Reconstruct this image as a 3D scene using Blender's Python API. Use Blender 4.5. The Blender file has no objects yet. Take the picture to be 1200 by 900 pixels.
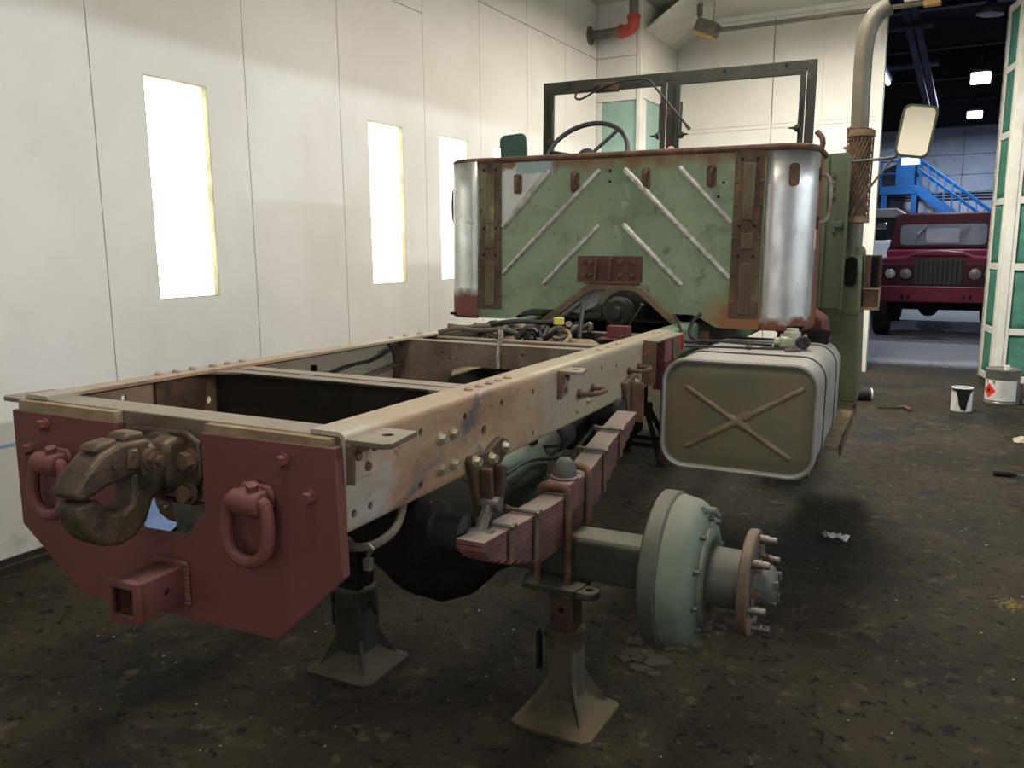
import bpy, bmesh, math, random
from mathutils import Vector, Matrix, Euler
PI = math.pi
R_ = random.Random(7)
S = bpy.context.scene
C = S.collection

# ------------------------------------------------------------------ camera
CAM_H = 1.33
cd = bpy.data.cameras.new('camera'); cam = bpy.data.objects.new('camera', cd); C.objects.link(cam)
cd.sensor_width = 36.0; cd.lens = 960.37 / 1200 * 36.0; cd.clip_start = 0.02; cd.clip_end = 200
right = Vector((0.87738, 0.47974, -0.00789)); down = Vector((0.07228, -0.14842, -0.98628)); fwd = Vector((-0.47433, 0.86477, -0.16489))
cam.matrix_world = Matrix(((right.x, -down.x, -fwd.x, 0), (right.y, -down.y, -fwd.y, 0), (right.z, -down.z, -fwd.z, CAM_H), (0, 0, 0, 1)))
S.camera = cam

# ------------------------------------------------------------------ world, light, exposure
wd = bpy.data.worlds.new('world'); S.world = wd; wd.use_nodes = True
bg = wd.node_tree.nodes['Background']; bg.inputs[0].default_value = (0.86, 0.93, 1.0, 1); bg.inputs[1].default_value = 0.30
S.view_settings.view_transform = 'Standard'; S.view_settings.look = 'None'
S.view_settings.exposure = 0.0; S.view_settings.gamma = 1.0; S.view_settings.use_curve_mapping = False

def area(name, loc, rot, sx, sy, power, col, spread=180):
    l = bpy.data.lights.new(name, 'AREA'); l.shape = 'RECTANGLE'; l.size = sx; l.size_y = sy; l.energy = power; l.color = col
    l.spread = math.radians(spread)
    o = bpy.data.objects.new(name, l); C.objects.link(o); o.location = loc; o.rotation_euler = rot
    return o
# daylight reaching the booth through the long opening in its right side (the header over it cuts the light off on the left wall)
area('side_daylight', (8.6, 4.6, 3.46), (0, math.radians(82), 0), 0.07, 10.5, 480, (0.80, 0.90, 1.0))
# unseen fill light behind the camera, added to lift the rear-facing surfaces
area('rear_fill', (1.6, -4.5, 2.0), (math.radians(90), 0, math.radians(0)), 3.5, 2.6, 75, (0.96, 0.97, 1.0))

# ------------------------------------------------------------------ materials
MATS = {}
def mat(name, base, var=None, vscale=4.0, rough=0.6, metal=0.0, bump=0.0, bscale=60.0, layers=(), spec=0.28, dust=None, rough2=None, stretch=None):
    """base colour, optional second colour mixed by noise, layers = (colour, noise scale, lo, hi, rough, metal), dust = (colour, amount)"""
    if name in MATS: return MATS[name]
    m = bpy.data.materials.new(name); m.use_nodes = True; nt = m.node_tree; N = nt.nodes; L = nt.links
    b = N['Principled BSDF']; b.inputs['Specular IOR Level'].default_value = spec
    tc = N.new('ShaderNodeTexCoord'); co = tc.outputs['Object']
    if stretch:
        mp = N.new('ShaderNodeMapping'); mp.inputs['Scale'].default_value = stretch; L.new(co, mp.inputs[0]); co = mp.outputs[0]
    def noise(sc, det=6, dis=0.0, ro=0.6):
        n = N.new('ShaderNodeTexNoise'); n.inputs['Scale'].default_value = sc; n.inputs['Detail'].default_value = det
        n.inputs['Roughness'].default_value = ro; n.inputs['Distortion'].default_value = dis
        L.new(co, n.inputs['Vector']); return n.outputs['Fac']
    def ramp(fac, lo, hi):
        r = N.new('ShaderNodeMapRange'); r.clamp = True; r.interpolation_type = 'SMOOTHSTEP'
        r.inputs[1].default_value = lo; r.inputs[2].default_value = hi; L.new(fac, r.inputs[0]); return r.outputs[0]
    def mixc(f, a, bb):
        x = N.new('ShaderNodeMix'); x.data_type = 'RGBA'; L.new(f, x.inputs['Factor'])
        if isinstance(a, tuple): x.inputs['A'].default_value = (*a, 1)
        else: L.new(a, x.inputs['A'])
        x.inputs['B'].default_value = (*bb, 1); return x.outputs['Result']
    def mixf(f, a, bb):
        x = N.new('ShaderNodeMix'); x.data_type = 'FLOAT'; L.new(f, x.inputs['Factor'])
        if isinstance(a, float): x.inputs['A'].default_value = a
        else: L.new(a, x.inputs['A'])
        x.inputs['B'].default_value = bb; return x.outputs['Result']
    col = base; ro = float(rough); me = float(metal)
    if var is not None: col = mixc(ramp(noise(vscale), 0.36, 0.64), base, var)
    else:
        rgb = N.new('ShaderNodeRGB'); rgb.outputs[0].default_value = (*base, 1); col = rgb.outputs[0]
    if rough2 is not None: ro = mixf(ramp(noise(vscale * 1.7), 0.35, 0.65), ro, rough2)
    for (c, sc, lo, hi, r2, m2) in layers:
        f = ramp(noise(sc, 8, 0.4, 0.65), lo, hi)
        col = mixc(f, col, c); ro = mixf(f, ro, r2); me = mixf(f, me, m2)
    if dust:
        g = N.new('ShaderNodeNewGeometry'); sx = N.new('ShaderNodeSeparateXYZ'); L.new(g.outputs['Normal'], sx.inputs[0])
        f = ramp(sx.outputs['Z'], 0.45, 0.95)
        mm = N.new('ShaderNodeMath'); mm.operation = 'MULTIPLY'; L.new(f, mm.inputs[0])
        r3 = N.new('ShaderNodeMapRange'); L.new(noise(9, 6), r3.inputs[0]); r3.inputs[1].default_value = 0.3; r3.inputs[2].default_value = 0.7
        r3.inputs[3].default_value = dust[1] * 0.6; r3.inputs[4].default_value = dust[1]; L.new(r3.outputs[0], mm.inputs[1])
        col = mixc(mm.outputs[0], col, dust[0]); ro = mixf(mm.outputs[0], ro, 0.85); me = mixf(mm.outputs[0], me, 0.0)
    L.new(col, b.inputs['Base Color'])
    if isinstance(ro, float): b.inputs['Roughness'].default_value = ro
    else: L.new(ro, b.inputs['Roughness'])
    if isinstance(me, float): b.inputs['Metallic'].default_value = me
    else: L.new(me, b.inputs['Metallic'])
    if bump:
        bp = N.new('ShaderNodeBump'); bp.inputs['Strength'].default_value = bump; bp.inputs['Distance'].default_value = 0.01
        L.new(noise(bscale, 5), bp.inputs['Height']); L.new(bp.outputs[0], b.inputs['Normal'])
    m['b'] = 1; MATS[name] = m
    return m
def emis(name, col, strength):
    if name in MATS: return MATS[name]
    m = bpy.data.materials.new(name); m.use_nodes = True; b = m.node_tree.nodes['Principled BSDF']
    b.inputs['Base Color'].default_value = (*col, 1); b.inputs['Emission Color'].default_value = (*col, 1); b.inputs['Emission Strength'].default_value = strength
    MATS[name] = m; return m
def region_layer(m, expr_nodes, colour, rough=None, metal=None):
    """put a colour over part of a material where the paint really differs; expr_nodes(N, L, sep) returns a 0..1 socket"""
    nt = m.node_tree; N = nt.nodes; L = nt.links; b = N['Principled BSDF']
    tc = N.new('ShaderNodeTexCoord'); n = N.new('ShaderNodeTexNoise'); n.inputs['Scale'].default_value = 14; n.inputs['Detail'].default_value = 7
    L.new(tc.outputs['Object'], n.inputs['Vector'])
    sep = N.new('ShaderNodeSeparateXYZ'); L.new(tc.outputs['Object'], sep.inputs[0])
    f = expr_nodes(N, L, sep.outputs, n.outputs['Fac'])
    for sock, v in (('Base Color', colour), ('Roughness', rough), ('Metallic', metal)):
        if v is None: continue
        x = N.new('ShaderNodeMix'); L.new(f, x.inputs['Factor'])
        s = b.inputs[sock]
        if sock == 'Base Color':
            x.data_type = 'RGBA'; A, B = x.inputs['A'], x.inputs['B']; B.default_value = (*v, 1)
        else:
            x.data_type = 'FLOAT'; A, B = x.inputs['A'], x.inputs['B']; B.default_value = v
        if s.links: L.new(s.links[0].from_socket, A)
        else: A.default_value = s.default_value
        L.new(x.outputs['Result'], s)
def M_(N, L, op, a, b):
    x = N.new('ShaderNodeMath'); x.operation = op
    for i, v in enumerate((a, b)):
        if isinstance(v, (int, float)): x.inputs[i].default_value = v
        else: L.new(v, x.inputs[i])
    return x.outputs[0]
def step(N, L, v, lo, hi):
    r = N.new('ShaderNodeMapRange'); r.clamp = True; r.inputs[1].default_value = lo; r.inputs[2].default_value = hi; L.new(v, r.inputs[0]); return r.outputs[0]

DUSTC = (0.36, 0.32, 0.25)
RUST = (0.16, 0.065, 0.03); RUSTD = (0.06, 0.03, 0.02)
m_rail = mat('worn_rail_steel', (0.38, 0.255, 0.15), (0.29, 0.17, 0.10), 5, 0.5, 0.1, 0.25, 40,
             [((0.36, 0.185, 0.105), 3.6, 0.54, 0.68, 0.7, 0.0), ((0.135, 0.105, 0.098), 5.2, 0.55, 0.66, 0.5, 0.2), ((0.40, 0.37, 0.33), 7.5, 0.60, 0.70, 0.45, 0.3), ((0.17, 0.115, 0.08), 26, 0.60, 0.70, 0.7, 0.0), ((0.46, 0.42, 0.36), 34, 0.66, 0.72, 0.5, 0.2)], dust=((0.33, 0.29, 0.22), 0.8), stretch=(1, 0.6, 1))
region_layer(m_rail, lambda N, L, s, n: M_(N, L, 'MULTIPLY', step(N, L, M_(N, L, 'ADD', s[1], M_(N, L, 'MULTIPLY', n, 0.35)), 0.30, 0.22), 0.75), (0.36, 0.33, 0.265), 0.5, 0.2)
region_layer(m_rail, lambda N, L, s, n: M_(N, L, 'MULTIPLY', step(N, L, M_(N, L, 'ADD', s[1], M_(N, L, 'MULTIPLY', n, 0.5)), 0.98, 1.15), 0.8), (0.37, 0.315, 0.22), 0.45, 0.2)
region_layer(m_rail, lambda N, L, s, n: step(N, L, M_(N, L, 'ADD', s[1], M_(N, L, 'MULTIPLY', n, 0.3)), 2.27, 2.33), (0.13, 0.18, 0.11), 0.6, 0.0)
m_cross = mat('dusty_crossmember_steel', (0.20, 0.155, 0.11), (0.11, 0.075, 0.05), 7, 0.65, 0.1, 0.25, 50,
              [((0.20, 0.08, 0.04), 5, 0.56, 0.68, 0.8, 0.0)], dust=((0.29, 0.26, 0.20), 0.9))
m_plate = mat('red_primer', (0.135, 0.043, 0.036), (0.155, 0.053, 0.045), 3, 0.62, 0.0, 0.05, 120, dust=((0.25, 0.14, 0.12), 0.5))
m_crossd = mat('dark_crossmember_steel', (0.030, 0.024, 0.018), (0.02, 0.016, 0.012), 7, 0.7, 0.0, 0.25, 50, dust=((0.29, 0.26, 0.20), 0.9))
m_red = mat('dusty_red_primer', (0.165, 0.068, 0.056), (0.10, 0.04, 0.034), 12, 0.7, 0.0, 0.15, 60, dust=((0.25, 0.215, 0.18), 0.9))
m_chip = mat('chipped_pink_primer', (0.42, 0.29, 0.21), (0.34, 0.22, 0.16), 18, 0.7, 0.0, 0.15, 70, [((0.16, 0.12, 0.09), 24, 0.60, 0.66, 0.7, 0.0)])
m_cast = mat('greasy_cast_steel', (0.115, 0.080, 0.050), (0.065, 0.045, 0.03), 12, 0.48, 0.45, 0.35, 45,
             [((0.20, 0.09, 0.05), 14, 0.58, 0.7, 0.7, 0.0), ((0.10, 0.13, 0.05), 9, 0.62, 0.7, 0.5, 0.2)])
m_rust = mat('rust_brown', (0.13, 0.075, 0.045), (0.075, 0.045, 0.03), 18, 0.8, 0.0, 0.35, 70, [((0.20, 0.08, 0.03), 16, 0.55, 0.68, 0.85, 0.0)])
m_ruststrip = mat('rusty_olive_strip', (0.105, 0.07, 0.042), (0.06, 0.037, 0.024), 9, 0.62, 0.15, 0.2, 60,
                  [((0.17, 0.15, 0.08), 7, 0.54, 0.66, 0.5, 0.2), ((0.17, 0.07, 0.035), 15, 0.58, 0.7, 0.8, 0.0)], stretch=(1, 1, 0.35))
m_flute = mat('rubbed_olive_flute', (0.15, 0.125, 0.07), (0.085, 0.06, 0.035), 10, 0.45, 0.2, 0.15, 60, [((0.26, 0.23, 0.15), 14, 0.58, 0.68, 0.4, 0.3)], stretch=(1, 1, 0.3))
m_green = mat('faded_green_paint', (0.165, 0.225, 0.130), (0.225, 0.280, 0.172), 3.2, 0.5, 0.0, 0.06, 80,
              [((0.085, 0.125, 0.075), 5, 0.56, 0.7, 0.55, 0.0), ((0.20, 0.24, 0.16), 11, 0.64, 0.74, 0.5, 0.0), ((0.13, 0.075, 0.04), 24, 0.70, 0.76, 0.75, 0.0)])
m_back = mat('green_cab_back_paint', (0.165, 0.225, 0.130), (0.225, 0.280, 0.172), 3.2, 0.5, 0.0, 0.06, 80,
             [((0.125, 0.17, 0.10), 5, 0.52, 0.70, 0.55, 0.0), ((0.27, 0.31, 0.20), 9, 0.58, 0.72, 0.5, 0.0), ((0.115, 0.145, 0.085), 17, 0.58, 0.70, 0.6, 0.0), ((0.16, 0.09, 0.045), 24, 0.66, 0.72, 0.75, 0.0), ((0.36, 0.38, 0.30), 40, 0.70, 0.76, 0.5, 0.0)])
# rust along the top edge, bare white primer in the upper left triangle, rust by the lower right
region_layer(m_back, lambda N, L, s, n: step(N, L, M_(N, L, 'ADD', s[2], M_(N, L, 'MULTIPLY', M_(N, L, 'SUBTRACT', n, 0.5), 0.16)), 0.69, 0.745), (0.19, 0.11, 0.06), 0.75, 0.0)
region_layer(m_back, lambda N, L, s, n: M_(N, L, 'MULTIPLY',
             step(N, L, M_(N, L, 'ADD', M_(N, L, 'SUBTRACT', s[2], M_(N, L, 'MULTIPLY', s[0], 1.04)), M_(N, L, 'MULTIPLY', M_(N, L, 'SUBTRACT', n, 0.5), 0.05)), 1.030, 1.045),
             step(N, L, M_(N, L, 'ADD', s[2], M_(N, L, 'MULTIPLY', n, 0.10)), 0.775, 0.765)), (0.56, 0.57, 0.53), 0.45, 0.2)
region_layer(m_back, lambda N, L, s, n: M_(N, L, 'MULTIPLY', M_(N, L, 'MULTIPLY', step(N, L, s[0], -0.50, -0.485), step(N, L, s[0], -0.285, -0.31)),
             M_(N, L, 'MULTIPLY', step(N, L, M_(N, L, 'ADD', s[2], M_(N, L, 'MULTIPLY', n, 0.06)), 0.715, 0.725), step(N, L, s[2], 0.752, 0.745))), (0.30, 0.36, 0.36), 0.5, 0.1)
region_layer(m_back, lambda N, L, s, n: M_(N, L, 'MULTIPLY', step(N, L, M_(N, L, 'ADD', s[0], M_(N, L, 'MULTIPLY', n, 0.25)), 0.55, 0.68),
             step(N, L, M_(N, L, 'ADD', s[2], M_(N, L, 'MULTIPLY', n, 0.2)), 0.26, 0.16)), (0.24, 0.11, 0.05), 0.75, 0.0)
m_silver = mat('bare_polished_steel', (0.63, 0.61, 0.575), (0.49, 0.475, 0.445), 7, 0.36, 0.85, 0.04, 90,
               [((0.30, 0.29, 0.27), 10, 0.62, 0.72, 0.5, 0.6), ((0.17, 0.08, 0.05), 22, 0.70, 0.76, 0.8, 0.0)], rough2=0.5, stretch=(1, 1, 0.5))
m_silverL = mat('bare_steel_over_red_primer', (0.62, 0.63, 0.60), (0.50, 0.52, 0.46), 7, 0.38, 0.75, 0.04, 90, [((0.33, 0.33, 0.25), 10, 0.60, 0.72, 0.5, 0.5)], rough2=0.5)
region_layer(m_silverL, lambda N, L, s, n: step(N, L, M_(N, L, 'ADD', s[2], M_(N, L, 'MULTIPLY', M_(N, L, 'SUBTRACT', n, 0.5), 0.10)), 0.13, 0.09), (0.16, 0.06, 0.045), 0.7, 0.0)
region_layer(m_silver, lambda N, L, s, n: step(N, L, M_(N, L, 'ADD', s[2], M_(N, L, 'MULTIPLY', M_(N, L, 'SUBTRACT', n, 0.5), 0.14)), 0.045, 0.015), (0.17, 0.065, 0.035), 0.75, 0.0)
region_layer(m_silver, lambda N, L, s, n: step(N, L, M_(N, L, 'SUBTRACT', M_(N, L, 'ADD', s[1], M_(N, L, 'MULTIPLY', n, 0.12)), M_(N, L, 'MULTIPLY', s[2], 0.07)), 2.76, 2.84), (0.20, 0.08, 0.05), 0.7, 0.0)
m_bead = mat('sanded_bare_bead', (0.52, 0.51, 0.46), (0.34, 0.32, 0.26), 26, 0.42, 0.5, 0.1, 80)
m_pillar = mat('dull_green_pillar', (0.10, 0.125, 0.075), (0.08, 0.10, 0.06), 4, 0.55, 0.0, 0.08, 70, [((0.15, 0.16, 0.11), 12, 0.62, 0.72, 0.6, 0.0), ((0.12, 0.07, 0.04), 22, 0.68, 0.74, 0.8, 0.0)])
m_olive = mat('olive_drab_panel', (0.118, 0.122, 0.062), (0.09, 0.092, 0.046), 3.5, 0.55, 0.0, 0.08, 70,
              [((0.19, 0.19, 0.12), 6, 0.58, 0.7, 0.6, 0.0), ((0.14, 0.07, 0.04), 15, 0.66, 0.74, 0.8, 0.0)])
m_tank = mat('dull_tank_metal', (0.40, 0.39, 0.35), (0.30, 0.285, 0.25), 4, 0.45, 0.45, 0.06, 70, [((0.20, 0.14, 0.10), 8, 0.62, 0.72, 0.7, 0.1)], dust=((0.46, 0.43, 0.38), 0.55))
m_tankend = mat('tank_end_paint', (0.115, 0.12, 0.072), (0.155, 0.13, 0.072), 3.5, 0.42, 0.1, 0.06, 60,
                [((0.165, 0.115, 0.06), 4.6, 0.52, 0.66, 0.5, 0.1), ((0.075, 0.10, 0.075), 6, 0.6, 0.72, 0.4, 0.1)])
m_tankx = mat('rubbed_tank_bead', (0.24, 0.19, 0.115), (0.17, 0.13, 0.075), 14, 0.45, 0.2, 0.1, 60)
m_groove = mat('dark_groove', (0.035, 0.025, 0.02), None, 4, 0.8)
m_dark = mat('oily_black_steel', (0.010, 0.010, 0.0085), (0.018, 0.016, 0.013), 9, 0.8, 0.0, 0.2, 50, spec=0.06)
m_axle = mat('grimy_olive_axle', (0.042, 0.045, 0.030), (0.026, 0.026, 0.019), 7, 0.6, 0.1, 0.2, 50, dust=((0.20, 0.19, 0.14), 0.8))
m_drum = mat('drum_green_paint', (0.155, 0.185, 0.130), (0.125, 0.150, 0.105), 6, 0.6, 0.0, 0.12, 60,
             [((0.17, 0.15, 0.09), 9, 0.60, 0.72, 0.7, 0.0), ((0.23, 0.25, 0.21), 13, 0.66, 0.74, 0.6, 0.1)], dust=((0.26, 0.25, 0.2), 0.75))
m_drumd = mat('dark_drum_green', (0.075, 0.085, 0.06), (0.055, 0.055, 0.042), 7, 0.65, 0.0, 0.15, 60, dust=((0.22, 0.20, 0.155), 0.85))  # darker drum colour, for the rims and the left cover
m_hub = mat('hub_grey', (0.095, 0.095, 0.075), (0.075, 0.085, 0.06), 6, 0.55, 0.2, 0.12, 60, dust=((0.22, 0.2, 0.165), 0.8))
m_flange = mat('rusty_flange', (0.16, 0.095, 0.055), (0.10, 0.075, 0.055), 14, 0.7, 0.1, 0.2, 70, dust=((0.24, 0.21, 0.165), 0.7))
m_stud = mat('worn_stud', (0.20, 0.18, 0.15), (0.12, 0.10, 0.08), 25, 0.45, 0.6)
m_bolt = mat('zinc_bolt', (0.58, 0.54, 0.42), (0.42, 0.36, 0.24), 25, 0.38, 0.75)
m_gear = mat('gearbox_green', (0.085, 0.115, 0.08), (0.065, 0.085, 0.06), 6, 0.6, 0.0, 0.15, 50, dust=((0.2, 0.2, 0.15), 0.6))
m_rubber = mat('black_rubber', (0.02, 0.019, 0.018), (0.032, 0.03, 0.028), 8, 0.7)
m_bump = mat('grey_bump_rubber', (0.085, 0.085, 0.065), (0.065, 0.065, 0.052), 10, 0.75, dust=((0.16, 0.16, 0.125), 0.6))
m_hose = mat('old_hose', (0.13, 0.10, 0.075), (0.085, 0.07, 0.05), 18, 0.7)
m_wire = mat('black_wire', (0.022, 0.02, 0.02), None, 4, 0.6)
m_tan = mat('tan_dirty_loom', (0.30, 0.23, 0.13), (0.19, 0.13, 0.075), 12, 0.75, 0, 0.2, 50)
m_ylw = mat('yellow_connector', (0.62, 0.52, 0.12), None, 4, 0.5)
m_wfr = mat('dark_green_frame', (0.020, 0.026, 0.018), (0.034, 0.029, 0.021), 7, 0.6, 0.0, 0.15, 60, [((0.11, 0.075, 0.05), 12, 0.6, 0.7, 0.8, 0.0)])
m_pipe = mat('stack_pipe_olive', (0.165, 0.148, 0.108), (0.13, 0.115, 0.083), 5, 0.5, 0.1, 0.05, 60)
m_mesh = mat('rusty_guard_mesh', (0.27, 0.18, 0.11), (0.17, 0.105, 0.065), 22, 0.75, 0.1)
m_mirg = mat('mirror_glass', (0.56, 0.49, 0.35), None, 3, 0.14, 0.45)
m_mirb = mat('mirror_green_housing', (0.075, 0.10, 0.05), (0.06, 0.08, 0.045), 6, 0.5)
m_mirl = mat('mirror_dark_green_back', (0.035, 0.075, 0.055), (0.028, 0.06, 0.045), 6, 0.45)
m_alu = mat('valve_alloy', (0.44, 0.43, 0.33), (0.30, 0.30, 0.23), 16, 0.5, 0.4, 0.15, 70)
m_pink = mat('pink_plastic', (0.55, 0.20, 0.19), None, 4, 0.6)
m_redtail = mat('red_primer_bracket', (0.16, 0.04, 0.045), (0.11, 0.035, 0.035), 12, 0.6, 0, 0.1, 60, [((0.3, 0.22, 0.17), 30, 0.6, 0.7, 0.7, 0)])
m_redlens = mat('red_reflector', (0.62, 0.045, 0.05), None, 3, 0.35)
m_stand = mat('dirty_yellow_stand', (0.075, 0.062, 0.034), (0.045, 0.037, 0.024), 7, 0.75, 0.0, 0.25, 50, [((0.11, 0.075, 0.032), 8, 0.55, 0.68, 0.75, 0)], dust=((0.13, 0.095, 0.045), 0.7))
m_standd = mat('dirty_dark_stand', (0.022, 0.019, 0.014), (0.03, 0.025, 0.018), 7, 0.75, 0.0, 0.25, 50, dust=((0.075, 0.058, 0.036), 0.7))
m_post = mat('rusty_stand_post', (0.048, 0.030, 0.02), (0.075, 0.042, 0.022), 10, 0.75, 0.1, 0.25, 60)
# building
WALLC = (0.66, 0.64, 0.59)
m_wall = mat('cream_white_booth_panel', WALLC, (0.61, 0.585, 0.53), 1.2, 0.55, 0.0, 0.04, 30,
             [((0.50, 0.48, 0.43), 2.6, 0.62, 0.80, 0.6, 0.0), ((0.36, 0.345, 0.31), 9, 0.74, 0.80, 0.7, 0.0)])
region_layer(m_wall, lambda N, L, s, n: M_(N, L, 'MULTIPLY', step(N, L, M_(N, L, 'ADD', s[2], M_(N, L, 'MULTIPLY', n, 1.1)), 0.72, 0.42), 0.55), (0.30, 0.295, 0.27), 0.7, 0.0)
m_seam = mat('dark_panel_seam', (0.10, 0.09, 0.075), None, 4, 0.9)
m_ceil = mat('booth_ceiling_panel', (0.62, 0.60, 0.54), (0.57, 0.55, 0.49), 1.5, 0.6)
m_reveal = mat('yellowed_reveal', (0.50, 0.47, 0.30), (0.36, 0.33, 0.2), 8, 0.6)
m_pane = emis('daylit_corrugated_panel', (1.0, 1.0, 0.955), 2.6)
m_teal = mat('teal_filter', (0.27, 0.40, 0.345), (0.235, 0.36, 0.31), 8, 0.6, 0, 0.1, 60)
m_filter = mat('green_filter_media', (0.045, 0.165, 0.115), (0.07, 0.20, 0.14), 5, 0.8, 0, 0.5, 14, stretch=(1, 1, 2.2))
m_wframe = mat('white_door_frame', (0.66, 0.65, 0.58), (0.58, 0.57, 0.50), 5, 0.5, 0, 0.03, 50, [((0.30, 0.25, 0.18), 16, 0.70, 0.76, 0.7, 0)])
m_grime = mat('grimy_edge', (0.20, 0.17, 0.13), (0.42, 0.39, 0.33), 18, 0.8, 0, 0.3, 50)
m_spipe = mat('grey_pipe', (0.16, 0.145, 0.125), (0.12, 0.105, 0.09), 8, 0.55)
m_elbow = mat('red_elbow', (0.42, 0.075, 0.055), (0.33, 0.06, 0.045), 10, 0.5)
m_conduit = mat('conduit_grey', (0.17, 0.155, 0.125), (0.125, 0.115, 0.092), 10, 0.5, 0.2)
m_wood = mat('light_wood_box', (0.52, 0.33, 0.15), (0.42, 0.26, 0.11), 14, 0.7, stretch=(1, 1, 6))
m_shopwall = mat('whitewashed_shop_wall', (0.40, 0.43, 0.50), (0.33, 0.36, 0.42), 1.4, 0.8, 0, 0.1, 20, [((0.15, 0.16, 0.19), 2.4, 0.66, 0.74, 0.8, 0)])
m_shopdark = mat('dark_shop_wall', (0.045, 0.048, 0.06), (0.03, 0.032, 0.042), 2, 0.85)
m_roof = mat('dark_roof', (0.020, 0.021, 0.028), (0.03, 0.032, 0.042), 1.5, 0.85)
m_beam = mat('blue_grey_beam', (0.075, 0.09, 0.15), (0.055, 0.068, 0.115), 3, 0.7)
m_stair = mat('blue_stair_paint', (0.013, 0.085, 0.235), (0.010, 0.068, 0.19), 3, 0.5)
m_maroon = mat('maroon_paint', (0.155, 0.012, 0.030), (0.13, 0.010, 0.025), 4, 0.42, 0.0)
m_maroond = mat('dark_maroon_paint', (0.055, 0.009, 0.014), None, 4, 0.5)
m_grille = mat('dark_grille', (0.03, 0.026, 0.026), None, 4, 0.5)
m_chrome = mat('chrome', (0.75, 0.77, 0.8), None, 4, 0.15, 1.0)
m_lens = mat('headlight_lens', (0.62, 0.63, 0.62), (0.5, 0.5, 0.5), 30, 0.25, 0.2)
m_lensd = mat('dim_headlight_lens', (0.26, 0.22, 0.22), (0.2, 0.17, 0.17), 30, 0.3, 0.2)
m_glass = mat('dark_windshield', (0.12, 0.145, 0.16), (0.18, 0.20, 0.215), 1.2, 0.12)
m_tyre = mat('tyre_rubber', (0.018, 0.018, 0.019), (0.026, 0.026, 0.027), 14, 0.85, 0, 0.3, 50)
m_white = mat('white_vehicle_paint', (0.78, 0.78, 0.78), (0.66, 0.67, 0.68), 4, 0.4)
m_canvas = mat('tan_canvas', (0.24, 0.22, 0.2), (0.19, 0.18, 0.165), 5, 0.8)
m_black = mat('black_interior', (0.008, 0.008, 0.009), None, 4, 0.8)
m_lamp = emis('lit_lamp', (1.0, 0.98, 0.98), 9.0)
m_tube = emis('lit_tube', (0.82, 0.9, 1.0), 5.0)
m_sign = emis('lit_sign', (0.55, 0.78, 1.0), 1.6)
m_cansolv = mat('grey_tin', (0.20, 0.20, 0.175), (0.155, 0.155, 0.135), 7, 0.35, 0.4, 0.03, 60)
m_label = mat('white_label', (0.62, 0.60, 0.55), (0.55, 0.53, 0.48), 12, 0.6)
m_redd = mat('hazard_red', (0.62, 0.03, 0.02), None, 4, 0.5)
m_ink = mat('black_ink', (0.015, 0.015, 0.015), None, 4, 0.6)
m_grayink = mat('grey_print', (0.32, 0.31, 0.29), None, 4, 0.6)
m_blackp = mat('spilt_black_paint', (0.012, 0.012, 0.012), None, 4, 0.3)
m_cloth = mat('dirty_rag', (0.45, 0.41, 0.33), (0.35, 0.31, 0.24), 20, 0.9, 0, 0.2, 40)
m_paper = mat('white_scrap', (0.62, 0.62, 0.58), None, 4, 0.8)
m_bluet = mat('blue_sheet', (0.17, 0.25, 0.46), (0.13, 0.20, 0.38), 6, 0.6)
m_bluel = mat('blue_tape', (0.25, 0.36, 0.56), None, 6, 0.7)
m_grass = mat('floor_flake', (0.13, 0.12, 0.10), (0.34, 0.33, 0.3), 30, 0.9)

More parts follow.
